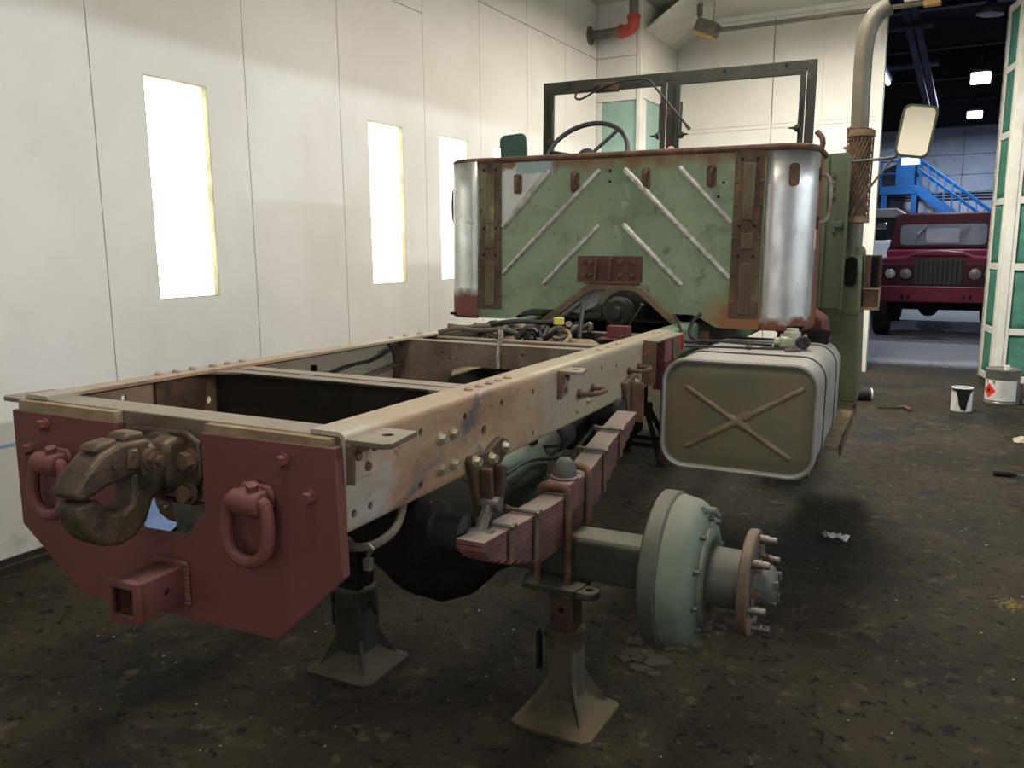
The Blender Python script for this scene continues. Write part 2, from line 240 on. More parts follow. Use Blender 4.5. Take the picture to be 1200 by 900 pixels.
# floor: dark oily concrete in the booth, smoother grey in the shop
def floor_mat():
    m = mat('oily_concrete', (0.025, 0.0195, 0.0110), (0.046, 0.036, 0.0205), 0.75, 0.85, 0.0, 0.0, 30,
            [((0.010, 0.0105, 0.0085), 1.1, 0.50, 0.66, 0.7, 0.0), ((0.060, 0.046, 0.025), 2.3, 0.56, 0.72, 0.9, 0.0), ((0.009, 0.0085, 0.007), 6.5, 0.57, 0.66, 0.7, 0.0),
             ((0.072, 0.056, 0.031), 12, 0.57, 0.66, 0.9, 0.0), ((0.005, 0.0048, 0.004), 21, 0.57, 0.63, 0.8, 0.0), ((0.085, 0.072, 0.050), 40, 0.62, 0.68, 0.9, 0.0)], spec=0.15)
    nt = m.node_tree; N = nt.nodes; L = nt.links; b = N['Principled BSDF']
    tc = N.new('ShaderNodeTexCoord'); 
    n1 = N.new('ShaderNodeTexNoise'); n1.inputs['Scale'].default_value = 7; n1.inputs['Detail'].default_value = 9; n1.inputs['Roughness'].default_value = 0.7
    L.new(tc.outputs['Object'], n1.inputs['Vector'])
    wv = N.new('ShaderNodeTexVoronoi'); wv.feature = 'DISTANCE_TO_EDGE'; wv.inputs['Scale'].default_value = 2.3
    nn = N.new('ShaderNodeTexNoise'); nn.inputs['Scale'].default_value = 3; nn.inputs['Detail'].default_value = 6; L.new(tc.outputs['Object'], nn.inputs['Vector'])
    vm = N.new('ShaderNodeVectorMath'); vm.operation = 'MULTIPLY_ADD'; L.new(nn.outputs['Color'], vm.inputs[0]); vm.inputs[1].default_value = (0.55, 0.55, 0.55); L.new(tc.outputs['Object'], vm.inputs[2])
    L.new(vm.outputs[0], wv.inputs['Vector'])
    crack = step(N, L, wv.outputs['Distance'], 0.0, 0.02)
    h = M_(N, L, 'ADD', n1.outputs['Fac'], M_(N, L, 'MULTIPLY', crack, 0.10))
    bp = N.new('ShaderNodeBump'); bp.inputs['Strength'].default_value = 0.9; bp.inputs['Distance'].default_value = 0.03
    L.new(h, bp.inputs['Height']); L.new(bp.outputs[0], b.inputs['Normal'])
    region_layer(m, lambda N, L, s, n: step(N, L, M_(N, L, 'ADD', s[1], M_(N, L, 'MULTIPLY', n, 0.5)), 10.2, 10.6), (0.22, 0.215, 0.22), 0.4, 0.0)
    # yellow paint splash
    def spl(N, L, s, n):
        dx = M_(N, L, 'SUBTRACT', s[0], 0.246); dy = M_(N, L, 'SUBTRACT', s[1], 3.42)
        sp_ = N.new('ShaderNodeTexNoise'); sp_.inputs['Scale'].default_value = 75; sp_.inputs['Detail'].default_value = 3; tcs = N.new('ShaderNodeTexCoord'); L.new(tcs.outputs['Object'], sp_.inputs['Vector']); n = sp_.outputs['Fac']
        d = M_(N, L, 'SQRT', M_(N, L, 'ADD', M_(N, L, 'MULTIPLY', dx, dx), M_(N, L, 'MULTIPLY', dy, dy)), 0)
        return step(N, L, M_(N, L, 'ADD', d, M_(N, L, 'MULTIPLY', n, 0.42)), 0.245, 0.215)
    region_layer(m, spl, (0.17, 0.13, 0.02), 0.8, 0.0)
    return m
m_floor = floor_mat()

# ------------------------------------------------------------------ mesh helpers
class MB:
    def __init__(s): s.v = []; s.f = []
    def add(s, vs, fs):
        o = len(s.v); s.v += [tuple(x) for x in vs]; s.f += [tuple(i + o for i in f) for f in fs]; return s
    def box(s, x0, x1, y0, y1, z0, z1):
        return s.add([(x0, y0, z0), (x1, y0, z0), (x1, y1, z0), (x0, y1, z0), (x0, y0, z1), (x1, y0, z1), (x1, y1, z1), (x0, y1, z1)],
                     [(0, 3, 2, 1), (4, 5, 6, 7), (0, 1, 5, 4), (1, 2, 6, 5), (2, 3, 7, 6), (3, 0, 4, 7)])
    def prism(s, pts, axis, a, b):
        """2D polygon (other two axes in xyz order) extruded along axis from a to b"""
        n = len(pts)
        def P(p, t): 
            q = list(p); q.insert(axis, t); return tuple(q)
        ar = sum(pts[i][0] * pts[(i + 1) % n][1] - pts[(i + 1) % n][0] * pts[i][1] for i in range(n))
        if (ar > 0) == (axis != 1): lo, hi = a, b
        else: lo, hi = b, a
        if lo > hi and False: pass
        vs = [P(p, lo) for p in pts] + [P(p, hi) for p in pts]
        fl = lo < hi
        fs = [tuple(range(n))[::-1], tuple(range(n, 2 * n))] + [(i, (i + 1) % n, n + (i + 1) % n, n + i) for i in range(n)]
        return s.add(vs, fs)
    def cyl(s, p, q, r, seg=16, r2=None, caps=True):
        p = Vector(p); q = Vector(q); r2 = r if r2 is None else r2
        d = (q - p).normalized(); a = d.orthogonal().normalized(); b = d.cross(a)
        vs = []
        for (c, rr) in ((p, r), (q, r2)):
            for i in range(seg):
                t = 2 * PI * i / seg; vs.append(c + (a * math.cos(t) + b * math.sin(t)) * rr)
        fs = [(i, (i + 1) % seg, seg + (i + 1) % seg, seg + i) for i in range(seg)]
        if caps: fs += [tuple(range(seg))[::-1], tuple(range(seg, 2 * seg))]
        return s.add(vs, fs)
    def hexbolt(s, p, n, r, h):
        p = Vector(p); n = Vector(n).normalized()
        s.cyl(p, p + n * h * 0.25, r * 1.25, 12); return s.cyl(p + n * h * 0.25, p + n * h, r, 6)
    def tube(s, pts, r, seg=8, closed=False, sub=0, flat=None):
        pts = [Vector(p) for p in pts]
        for _ in range(sub):      # corner cutting
            n = len(pts); out = [] if closed else [pts[0]]
            for i in range(n if closed else n - 1):
                a, b = pts[i], pts[(i + 1) % n]; out += [a * 0.75 + b * 0.25, a * 0.25 + b * 0.75]
            if not closed: out.append(pts[-1])
            pts = out
        n = len(pts); rs = r if isinstance(r, (list, tuple)) else None
        vs = []; prev = None
        for i, p in enumerate(pts):
            if closed: d = pts[(i + 1) % n] - pts[i - 1]
            else: d = pts[min(i + 1, n - 1)] - pts[max(i - 1, 0)]
            d.normalize()
            if prev is None: a = d.orthogonal().normalized()
            else:
                a = prev - d * prev.dot(d)
                a = a.normalized() if a.length > 1e-6 else d.orthogonal().normalized()
            prev = a; b = d.cross(a)
            rr = r if rs is None else rs[0] + (rs[1] - rs[0]) * i / (n - 1)
            for k in range(seg):
                t = 2 * PI * k / seg; vs.append(p + (a * math.cos(t) + b * math.sin(t)) * rr)
        fs = []
        for i in range(n if closed else n - 1):
            j = (i + 1) % n
            for k in range(seg): k2 = (k + 1) % seg; fs.append((i * seg + k, i * seg + k2, j * seg + k2, j * seg + k))
        if not closed: fs += [tuple(range(seg))[::-1], tuple(range((n - 1) * seg, n * seg))]
        return s.add(vs, fs)
    def lathe(s, prof, o, ax, seg=32):
        """prof = (distance along axis, radius)"""
        o = Vector(o); d = Vector(ax).normalized(); a = d.orthogonal().normalized(); b = d.cross(a); n = len(prof); vs = []
        for (t, r) in prof:
            for k in range(seg):
                u = 2 * PI * k / seg; vs.append(o + d * t + (a * math.cos(u) + b * math.sin(u)) * max(r, 1e-4))
        fs = []
        for i in range(n - 1):
            for k in range(seg): k2 = (k + 1) % seg; fs.append((i * seg + k, i * seg + k2, (i + 1) * seg + k2, (i + 1) * seg + k))
        fs += [tuple(range(seg))[::-1], tuple(range((n - 1) * seg, n * seg))]
        return s.add(vs, fs)
    def loft(s, rings, closed=True, caps=True):
        n = len(rings[0]); vs = [v for r in rings for v in r]; fs = []
        for i in range(len(rings) - 1):
            for k in range(n if closed else n - 1): k2 = (k + 1) % n; fs.append((i * n + k, i * n + k2, (i + 1) * n + k2, (i + 1) * n + k))
        if caps and closed: fs += [tuple(range(n))[::-1], tuple(range((len(rings) - 1) * n, len(rings) * n))]
        return s.add(vs, fs)
    def xf(s, Mx): s.v = [tuple(Mx @ Vector(v)) for v in s.v]; return s
    def build(s, name, m, parent=None, bevel=0.0, ang=35, seg=2, solid=0.0, subd=0):
        me = bpy.data.meshes.new(name); me.from_pydata(s.v, [], s.f)
        bm = bmesh.new(); bm.from_mesh(me)
        bmesh.ops.recalc_face_normals(bm, faces=bm.faces); bm.to_mesh(me); bm.free()
        me.polygons.foreach_set('use_smooth', [True] * len(me.polygons)); me.set_sharp_from_angle(angle=math.radians(ang))
        me.materials.append(m)
        o = bpy.data.objects.new(name, me); C.objects.link(o)
        if parent is not None: o.parent = parent
        if solid: md = o.modifiers.new('solid', 'SOLIDIFY'); md.thickness = solid; md.offset = -1
        if bevel:
            md = o.modifiers.new('bevel', 'BEVEL'); md.width = bevel; md.segments = seg; md.limit_method = 'ANGLE'; md.angle_limit = math.radians(35); md.harden_normals = False
        if subd: md = o.modifiers.new('sub', 'SUBSURF'); md.levels = subd; md.render_levels = subd
        return o
def cut(o, cutter):
    """cut real holes, then drop the cutter"""
    c = cutter.build('cutter', m_dark, o.parent); md = o.modifiers.new('b', 'BOOLEAN'); md.operation = 'DIFFERENCE'; md.object = c; md.solver = 'EXACT'
    bpy.context.view_layer.update()
    dg = bpy.context.evaluated_depsgraph_get(); me = bpy.data.meshes.new_from_object(o.evaluated_get(dg))
    old = o.data; o.modifiers.clear(); nm = old.name; o.data = me; bpy.data.meshes.remove(old); me.name = nm
    bpy.data.objects.remove(c)
    me.set_sharp_from_angle(angle=math.radians(35))
def tag(o, label=None, cat=None, group=None, kind=None):
    if label: o['label'] = label
    if cat: o['category'] = cat
    if group: o['group'] = group
    if kind: o['kind'] = kind
    return o
def empty(name, loc=(0, 0, 0), rot=(0, 0, 0)):
    o = bpy.data.objects.new(name, None); C.objects.link(o); o.location = loc; o.rotation_euler = rot; o.empty_display_size = 0.1; return o
def clone(o, parent=None):
    c = o.copy(); C.objects.link(c); c.parent = parent
    for ch in o.children: clone(ch, c)
    return c
def rrect(x0, x1, z0, z1, r, n=5):
    pts = []
    for (cx, cz, a0) in ((x1 - r, z1 - r, 0), (x0 + r, z1 - r, 90), (x0 + r, z0 + r, 180), (x1 - r, z0 + r, 270)):
        for i in range(n + 1):
            a = math.radians(a0 + 90 * i / n); pts.append((cx + r * math.cos(a), cz + r * math.sin(a)))
    return pts
def sub(name, mb, m, parent, **k): return mb.build(name, m, parent, **k)
def text(name, body, size, m, loc, rot, parent, ext=0.0004):
    cu = bpy.data.curves.new(name, 'FONT'); cu.body = body; cu.size = size; cu.extrude = ext; cu.align_x = 'CENTER'; cu.align_y = 'CENTER'
    t = bpy.data.objects.new(name, cu); C.objects.link(t); bpy.context.view_layer.update()
    me = bpy.data.meshes.new_from_object(t.evaluated_get(bpy.context.evaluated_depsgraph_get())); bpy.data.objects.remove(t)
    o = bpy.data.objects.new(name, me); C.objects.link(o); me.materials.clear(); me.materials.append(m); o.parent = parent; o.location = loc; o.rotation_euler = rot
    return o

# ================================================================== SETTING
XW = -3.447; YE = 9.291; YB = 8.137; XB = -2.965; ZC = 3.73; XJ = -0.84
fl = MB().box(-8, 9.5, -6, 24, -0.12, 0).build('floor', m_floor); tag(fl, 'dark oil-stained concrete floor', kind='structure')
# ceiling of the booth
ce = MB().box(XW - 0.2, 3.2, -5, YE + 0.1, ZC + 0.03, ZC + 0.1).build('ceiling', m_seam); tag(ce, 'pale booth ceiling', kind='structure')
for i, (a, b) in enumerate(((-5, -2), (-2, 1), (1, 4), (4, 7), (7, YE))):
    for (c, d) in ((XW, -1.0), (-1.0, 3.1)):
        MB().box(c + 0.003, d - 0.003, a + 0.003, b - 0.003, ZC, ZC + 0.03).build('ceiling_panel', m_ceil, ce)

# left wall : dark backing and separate panels, openings for the windows
WIN = [(2.705, 3.08), (4.375, 4.756), (5.20, 5.612), (6.0, 6.37), (7.62, 7.98)]
WZ0, WZ1 = 1.088, 2.146
seams = [-5.0, -3.05, -2.15, -1.2, -0.3, 0.6, 1.52, 2.4376, 3.344, 4.1116, 5.0225, 5.80, 6.60, 7.38, YB]
wl = empty('wall_left'); tag(wl, 'white panelled booth wall with tall daylit windows', kind='structure')
bk = MB(); ys = [-5.0]
for a, b in WIN: ys += [a, b]
ys.append(YE)
for i in range(0, len(ys), 2): bk.box(XW - 0.06, XW - 0.016, ys[i], ys[i + 1], 0, ZC + 0.05)
for a, b in WIN: bk.box(XW - 0.06, XW - 0.016, a, b, 0, WZ0); bk.box(XW - 0.06, XW - 0.016, a, b, WZ1, ZC + 0.05)
bk.build('backing', m_seam, wl)
g = 0.0026
for i in range(len(seams) - 1):
    a, b = seams[i] + g, seams[i + 1] - g
    zs = 2.943 if b < 5.1 else 3.209
    ww = [w for w in WIN if w[0] > a and w[1] < b]
    if ww:
        w = ww[0]; z1 = zs
        mb = MB().box(XW - 0.016, XW, a, w[0], 0.03, z1 - g).box(XW - 0.016, XW, w[1], b, 0.03, z1 - g).box(XW - 0.016, XW, w[0], w[1], 0.03, WZ0).box(XW - 0.016, XW, w[0], w[1], WZ1, z1 - g)
    else: mb = MB().box(XW - 0.016, XW, a, b, 0.03, zs - g)
    mb.build('wall_panel', m_wall, wl)
    MB().box(XW - 0.016, XW, a, b, zs + g, ZC).build('wall_panel', m_wall, wl)
for i, (a, b) in enumerate(WIN):
    w = empty('window_%d' % (i + 1)); tag(w, 'tall narrow window of bright corrugated sheet, number %s from the near end' % ['one', 'two', 'three', 'four', 'five'][i], kind='structure')
    fr = MB().box(XW - 0.075, XW - 0.0005, a, a + 0.005, WZ0, WZ1).box(XW - 0.075, XW - 0.0005, b - 0.005, b, WZ0, WZ1)
    fr.box(XW - 0.075, XW - 0.0005, a + 0.005, b - 0.005, WZ1 - 0.005, WZ1).box(XW - 0.075, XW - 0.0005, a + 0.005, b - 0.005, WZ0, WZ0 + 0.005)
    fr.build('reveal', m_reveal, w)
    n = 60; ring0 = []; ring1 = []
    for k in range(n + 1):
        y = a + 0.005 + (b - a - 0.01) * k / n; x = XW - 0.032 + 0.010 * math.sin(2 * PI * (y - a) / 0.076)
        ring0.append((x, y, WZ0 - 0.0)); ring1.append((x, y, WZ1 + 0.0))
    MB().loft([ring0, ring1], closed=False).build('corrugated_pane', m_pane, w, solid=0.004)
bb = MB().box(XW, XW + 0.035, -5, YB, 0, 0.03).box(XW, XW + 0.012, -5, YB, 0.03, 0.055).build('baseboard_left', m_standd); tag(bb, 'dark grimy strip along the foot of the left wall', kind='structure')

# corner enclosure with teal filters, end wall, chamfer
wc = empty('wall_corner'); tag(wc, 'white corner enclosure with teal filter panels', kind='structure')
MB().box(XW, XB - 0.02, YB + 0.02, YE, 0, ZC).build('backing', m_seam, wc)
def panel(parent, mb, m=m_wall): return mb.build('wall_panel', m, parent)
panel(wc, MB().box(XW + 0.002, XB - 0.05, YB, YB + 0.018, 3.212, ZC)); panel(wc, MB().box(XW + 0.002, XB - 0.05, YB, YB + 0.018, 2.785, 3.206))
panel(wc, MB().box(XW + 0.002, -3.39, YB, YB + 0.018, 0, 2.78)); panel(wc, MB().box(-3.0, XB - 0.05, YB, YB + 0.018, 0, 2.78).box(-3.39, -3.0, YB, YB + 0.018, 0, 0.9))
MB().box(-3.39, -3.0, YB + 0.012, YB + 0.02, 0.9, 2.78).build('filter_panel', m_teal, wc)
MB().box(XB - 0.046, XB, YB - 0.006, YB + 0.06, 0, ZC).build('corner_trim', m_wframe, wc, bevel=0.004)
panel(wc, MB().box(XB - 0.018, XB, YB + 0.064, YE, 2.80, 3.47)); panel(wc, MB().box(XB - 0.018, XB, 8.78, YE, 0, 2.794).box(XB - 0.018, XB, YB + 0.064, 8.30, 0, 2.794))
MB().box(XB - 0.015, XB - 0.006, 8.30, 8.78, 0.9, 2.794).build('filter_panel', m_teal, wc)
panel(wc, MB().box(XB - 0.018, XB - 0.002, YB + 0.064, YE, 3.474, ZC))
MB().prism([(XB, 3.474), (XB + 0.44, ZC + 0.02), (XB + 0.47, ZC + 0.02), (XB + 0.005, 3.45)], 1, YB + 0.1, YE).build('chamfer_panel', m_wframe, wc)
we = empty('wall_far'); tag(we, 'cream panelled booth end wall beside the doorway', kind='structure')
MB().box(XB, XJ - 0.004, YE + 0.02, YE + 0.10, 0, 4.6).build('backing', m_seam, we)
for (a, b, gg) in ((XB + 0.004, -1.925, 0.004), (-1.915, -1.42, 0.001), (-1.418, XJ, 0.001)):
    panel(we, MB().box(a, b, YE, YE + 0.02, 0, 2.555)); panel(we, MB().box(a, b, YE, YE + 0.02, 2.6, ZC)); panel(we, MB().box(a, b, YE - 0.002, YE + 0.02, 2.558, 2.597))
MB().box(XJ - 0.05, XJ, YE - 0.004, YE + 0.12, 0, 4.6).build('jamb', m_wframe, we)
MB().box(XB + 0.44, XJ - 0.05, YE - 0.03, YE, ZC - 0.05, ZC).build('cornice', m_wframe, we)
# end wall above and right of the doorway (outside the frame)
hd = MB().box(0.45, 3.2, YE + 0.25, YE + 0.35, 0, 4.6).box(XJ, 0.45, YE + 0.25, YE + 0.35, 4.1, 4.6).build('wall_far_right', m_wall); tag(hd, 'booth end wall right of the doorway', kind='structure')
# right side of the booth: piers and the header over its long opening
wr = MB().box(3.1, 3.2, -5, YE + 0.25, 2.95, ZC + 0.05).box(3.1, 3.2, YE - 0.5, YE + 0.25, 0, 2.95).box(3.1, 3.2, -5, -4.4, 0, 2.95).build('wall_right', m_wall); tag(wr, 'booth wall header over the long side opening', kind='structure')

# folding filter door at the right
def filter_door(name, label, p0, p1, zs, z0, ztop, st, th=0.04, left_st=None):
    d = Vector((p1[0] - p0[0], p1[1] - p0[1], 0)); Ln = d.length; a = math.atan2(d.y, d.x)
    r = empty(name, (p0[0], p0[1], 0), (0, 0, a)); tag(r, label, kind='structure')
    ls = left_st or st
    MB().box(0, ls, -th / 2, th / 2, z0, ztop).build('stile', m_wframe, r, bevel=0.003)
    MB().box(Ln - st, Ln, -th / 2, th / 2, z0, ztop).build('stile', m_wframe, r, bevel=0.003)
    for z in zs: MB().box(ls, Ln - st, -th / 2, th / 2, z - 0.032, z + 0.032).build('rail', m_wframe, r, bevel=0.003)
    for i in range(len(zs) - 1):
        x0, x1, za, zb = ls, Ln - st, zs[i] + 0.032, zs[i + 1] - 0.032
        n = 10; rows = []
        for j in range(n + 1):
            z = za + (zb - za) * j / n; rows.append([(x0 + (x1 - x0) * k / 8, -0.004 + (0.006 * math.sin(j * 1.9 + i + k * 0.5) + 0.003 * math.sin(k * 1.3 + j)) * (0.0 if k in (0, 8) or th < 0.04 else 1.0), z) for k in range(9)])
        MB().loft(rows, closed=False).build('filter_panel', m_filter, r, solid=0.006)
    return r
ZS = [0.045, 0.50, 1.11, 1.72, 2.33, 2.94, 3.5]
dr = filter_door('door_1', 'white framed door leaf with large green filter panels', (0.305, 9.05), (1.65, 9.11), ZS, 0.01, 3.54, 0.08, 0.05, 0.105)
MB().box(0.07, 0.075, -0.028, -0.025, 0.05, 3.5).build('stile_joint', m_grime, dr)
d2 = filter_door('door_2', 'narrow white door leaf seen edge-on beside the green filters', (0.215, 9.50), (0.30, 9.07), ZS, 0.01, 3.54, 0.06, 0.03)
MB().box(-0.03, -0.001, -0.02, 0.02, 0.0, 3.54).build('worn_edge', m_grime, d2)

# pipes in the corner
sp = empty('sprinkler_pipe', (XW, 7.96, 3.40)); tag(sp, 'grey pipe leaving the left wall and turning up at a red elbow', 'pipe')
MB().cyl((0, 0, 0), (0.36, 0, 0), 0.045, 16).build('pipe_run', m_spipe, sp)
MB().cyl((0.46, 0, 0.10), (0.46, 0, 0.33), 0.045, 16).build('pipe_run', m_spipe, sp)
MB().tube([(0.33, 0, 0), (0.40, 0, 0), (0.46, 0, 0.03), (0.46, 0, 0.13)], 0.056, 16, sub=2).cyl((0.315, 0, 0), (0.345, 0, 0), 0.066, 16).cyl((0.46, 0, 0.11), (0.46, 0, 0.14), 0.066, 16).build('red_elbow', m_elbow, sp)
MB().lathe([(0.0, 0.09), (0.01, 0.088), (0.014, 0.05)], (0.001, 0, 0), (1, 0, 0), 20).build('wall_rose', m_conduit, sp)
cn = empty('conduit', (-2.45, 8.6, 3.45)); tag(cn, 'thin grey conduit with a wooden junction box hung below the ceiling', 'conduit')
MB().cyl((0.09, 0, 0.0), (2.05, 0, 0.0), 0.022, 10).build('conduit_run', m_conduit, cn)
MB().cyl((-0.075, 0, 0.16), (-0.075, 0, 0.28), 0.03, 10).build('conduit_drop', m_conduit, cn)
MB().cyl((0.06, 0, 0.09), (0.075, 0, 0.28), 0.006, 6).build('hanger_wire', m_spipe, cn)
bxm = Matrix.Rotation(math.radians(24), 4, 'Y')
MB().box(-0.115, 0.10, -0.09, 0.09, -0.03, 0.10).xf(bxm).build('junction_box', m_conduit, cn, bevel=0.008)
MB().box(-0.118, 0.103, -0.093, 0.093, -0.05, -0.028).xf(bxm).build('wooden_base', m_wood, cn, bevel=0.004)
MB().box(1.96, 2.1, -0.05, 0.05, -0.03, 0.03).build('end_fitting', m_wood, cn, bevel=0.006)
MB().box(1.80, 1.93, -0.05, 0.05, 0.02, 0.09).build('lamp_cover', m_label, cn, bevel=0.006)

# booth ceiling lights (above the frame)
for i, (x, y) in enumerate(((-1.0, -2.2), (-1.0, 1.0), (-1.0, 3.9), (-1.0, 7.05))):
    zl = ZC - 0.25
    r = empty('ceiling_light', (x, y, zl)); tag(r, 'pendant fluorescent fixture of the booth, row position %s from the rear' % ['one', 'two', 'three', 'four'][i], 'light', 'booth ceiling lights')
    MB().box(-0.3, 0.3, -0.65, 0.65, -0.03, 0.03).build('housing', m_wframe, r, bevel=0.006)
    MB().box(-0.27, 0.27, -0.62, 0.62, -0.036, -0.031).build('diffuser', emis('ceiling_diffuser', (1.0, 0.95, 0.86), 2.0), r)
    for dy in (-0.55, 0.55): MB().cyl((0, dy, 0.03), (0, dy, 0.25), 0.006, 6).build('hanger_rod', m_conduit, r)
    pw = [8, 36, 60, 190][i]
    area('ceiling_lamp', (x, y, zl - 0.05), (0, 0, 0), 0.54, 1.24, pw, (1.0, 0.94, 0.86))
    area('added_uplight', (x, y, zl + 0.05), (PI, 0, 0), 0.5, 1.2, pw * 0.35, (1.0, 0.94, 0.86))  # upward light added to brighten the ceiling and upper walls

# ------------------------------------------------------------------ shop beyond the doorway
sw = empty('wall_shop_far'); tag(sw, 'whitewashed far wall of the workshop', kind='structure')
MB().box(-8, 8, 20.57, 20.7, 0, 5.75).build('backing', m_shopdark, sw)
for z0, z1 in ((0, 0.85), (0.86, 1.65), (1.66, 2.42), (2.43, 2.78), (2.79, 3.20), (3.21, 3.78)):
    for x0, x1 in ((-8, -2.2), (-2.19, -0.2), (-0.19, 1.8), (1.81, 8)): MB().box(x0, x1, 20.5, 20.56, z0, z1).build('wall_panel', m_shopwall, sw)
for z in (2.30, 2.36, 2.42): MB().cyl((-8, 20.46, z), (8, 20.46, z - 0.05), 0.012, 6).build('pipe_run', m_shopdark, sw)
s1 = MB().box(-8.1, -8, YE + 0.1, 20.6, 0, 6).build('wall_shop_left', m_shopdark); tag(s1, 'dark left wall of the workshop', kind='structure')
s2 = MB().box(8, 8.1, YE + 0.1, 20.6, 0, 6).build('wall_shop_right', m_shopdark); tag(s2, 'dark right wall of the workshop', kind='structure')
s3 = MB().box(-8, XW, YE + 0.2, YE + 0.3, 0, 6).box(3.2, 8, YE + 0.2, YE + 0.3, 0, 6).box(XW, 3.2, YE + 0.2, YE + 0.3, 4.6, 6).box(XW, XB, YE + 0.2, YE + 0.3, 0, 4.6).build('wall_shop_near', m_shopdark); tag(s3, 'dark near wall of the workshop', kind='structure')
rf = empty('ceiling_shop'); tag(rf, 'dark workshop roof with blue-grey steel beams', kind='structure')
MB().box(-8, 8, YE + 0.2, 20.6, 5.6, 5.7).build('roof_deck', m_roof, rf)
for y, z in ((11.0, 4.75), (13.0, 4.45), (15.4, 4.4), (17.6, 4.3), (19.6, 4.2)):
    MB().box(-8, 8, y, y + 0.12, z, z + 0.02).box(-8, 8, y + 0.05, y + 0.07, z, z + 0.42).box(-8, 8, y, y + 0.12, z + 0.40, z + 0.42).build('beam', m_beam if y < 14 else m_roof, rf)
for y, z in ((12.0, 4.05), (14.0, 3.95)): MB().cyl((-8, y, z), (-0.55, y, z - 0.03), 0.04, 8).build('pipe_run', m_beam, rf)
MB().tube([(-0.95, 11.5, 4.45), (-0.62, 13.3, 3.2)], 0.05, 4).tube([(-0.84, 11.5, 4.45), (-0.52, 13.3, 3.2)], 0.05, 4).build('diagonal_brace', m_beam, rf)
MB().box(-8, 8, 20.2, 20.5, 3.78, 4.4).build('wall_head', m_roof, rf)
MB().cyl((-1.6, 12.0, 4.0), (-1.75, 12.0, 2.4), 0.015, 6).cyl((-1.15, 12, 4.0), (-1.15, 12, 3.4), 0.01, 6).build('drop_rod', m_beam, rf)
MB().box(-2.6, -1.3, 19.9, 20.45, 2.9, 3.35).build('duct', m_shopwall, rf, bevel=0.01)

def shop_lamp(x, y, z, w, h, label, power):
    r = empty('hanging_lamp', (x, y, z)); tag(r, label, 'lamp')
    MB().box(-w / 2, w / 2, -0.12, 0.12, -h / 2, h / 2).build('lit_diffuser', m_lamp, r, bevel=0.02)
    MB().box(-w / 2 + 0.02, w / 2 - 0.02, -0.1, 0.1, h / 2, h / 2 + 0.04).build('housing', m_roof, r)
    MB().cyl((0, 0, h / 2 + 0.03), (0, 0, 0.65), 0.012, 6).build('hanger', m_roof, r)
    area('hanging_lamp_light', (x, y, z - h / 2 - 0.02), (0, 0, 0), w, 0.24, power, (0.70, 0.82, 1.0))
shop_lamp(0.005, 14.0, 3.66, 0.25, 0.13, 'lit rectangular workshop lamp, nearer and higher of the two', 90)
shop_lamp(-0.04, 18.0, 3.68, 0.25, 0.11, 'lit rectangular workshop lamp, farther and lower of the two', 150)
shop_lamp(-3.4, 12.2, 3.9, 0.25, 0.12, 'added unseen lamp behind the booth end wall on the left', 70)  # added out of view to brighten the workshop floor
shop_lamp(3.4, 12.2, 3.9, 0.25, 0.12, 'added unseen lamp behind the filter door on the right', 70)  # second added lamp, likewise only there to light the workshop floor
dl = empty('dome_lamp', (0.04, 11.0, 3.83)); tag(dl, 'unlit grey dome lamp hanging from the workshop roof', 'lamp')
MB().lathe([(0.0, 0.14), (0.01, 0.14), (0.05, 0.128), (0.10, 0.09), (0.135, 0.045), (0.20, 0.035), (0.24, 0.02)], (0, 0, 0), (0.1, 0, 1), 24).build('shade', mat('lamp_grey', (0.10, 0.105, 0.12), None, 4, 0.4, 0.4), dl)
MB().cyl((0, 0, 0.22), (0, 0, 0.9), 0.01, 6).build('hanger', m_roof, dl); MB().lathe([(-0.004, 0.10), (0.012, 0.125)], (0, 0, 0), (0.1, 0, 1), 20).build('lens', m_shopwall, dl)
tl = empty('tube_light', (-1.16, 13.0, 3.62)); tag(tl, 'lit tube light past the edge of the end wall', 'light')
MB().cyl((0, -0.7, 0), (0, 0.5, 0), 0.03, 10).build('tube', m_tube, tl); MB().box(-0.05, 0.05, -0.72, 0.52, 0.03, 0.09).build('housing', m_beam, tl)

# blue staircase
st = empty('staircase', (-0.95, 19.0, 0)); tag(st, 'bright blue steel staircase and landing against the far wall', 'staircase')
MB().box(-0.72, 0.0, -0.1, 0.9, 2.33, 2.50).build('landing', m_stair, st, bevel=0.01)
for x in (-0.62, -0.06):
    for y in (-0.04, 0.8): MB().box(x - 0.05, x + 0.05, y - 0.05, y + 0.05, 0, 2.34).build('leg', m_stair, st)
MB().box(-0.40, 0.0, 0.0, 0.85, 2.5, 3.06).build('landing_panel', m_stair, st)
MB().box(-0.34, 0.0, -0.02, -0.004, 2.92, 3.06).build('lit_sign', m_sign, st)
for x in (-0.7, -0.4): MB().box(x - 0.02, x + 0.02, -0.1, -0.06, 2.5, 3.0).build('rail_post', m_stair, st)
for z in (2.75, 2.99): MB().cyl((-0.72, -0.08, z), (-0.38, -0.08, z), 0.018, 6).build('handrail', m_stair, st)
sl = (1.28 / 1.62)
for y in (-0.1, 0.8):
    MB().prism([(0, 2.30), (0, 2.52), (2.9, 2.52 - 2.9 * sl), (2.9, 2.30 - 2.9 * sl)], 1, y, y + 0.04).build('stringer', m_stair, st)
    for dz in (0.32, 0.52): MB().tube([(0, y + 0.02, 2.5 + dz), (2.9, y + 0.02, 2.5 + dz - 2.9 * sl)], 0.02, 6).build('handrail', m_stair, st)
    for k in range(20):
        x = 0.02 + k * 0.15; MB().box(x - 0.01, x + 0.01, y + 0.01, y + 0.03, 2.48 - x * sl, 3.0 - x * sl).build('baluster', m_stair, st)
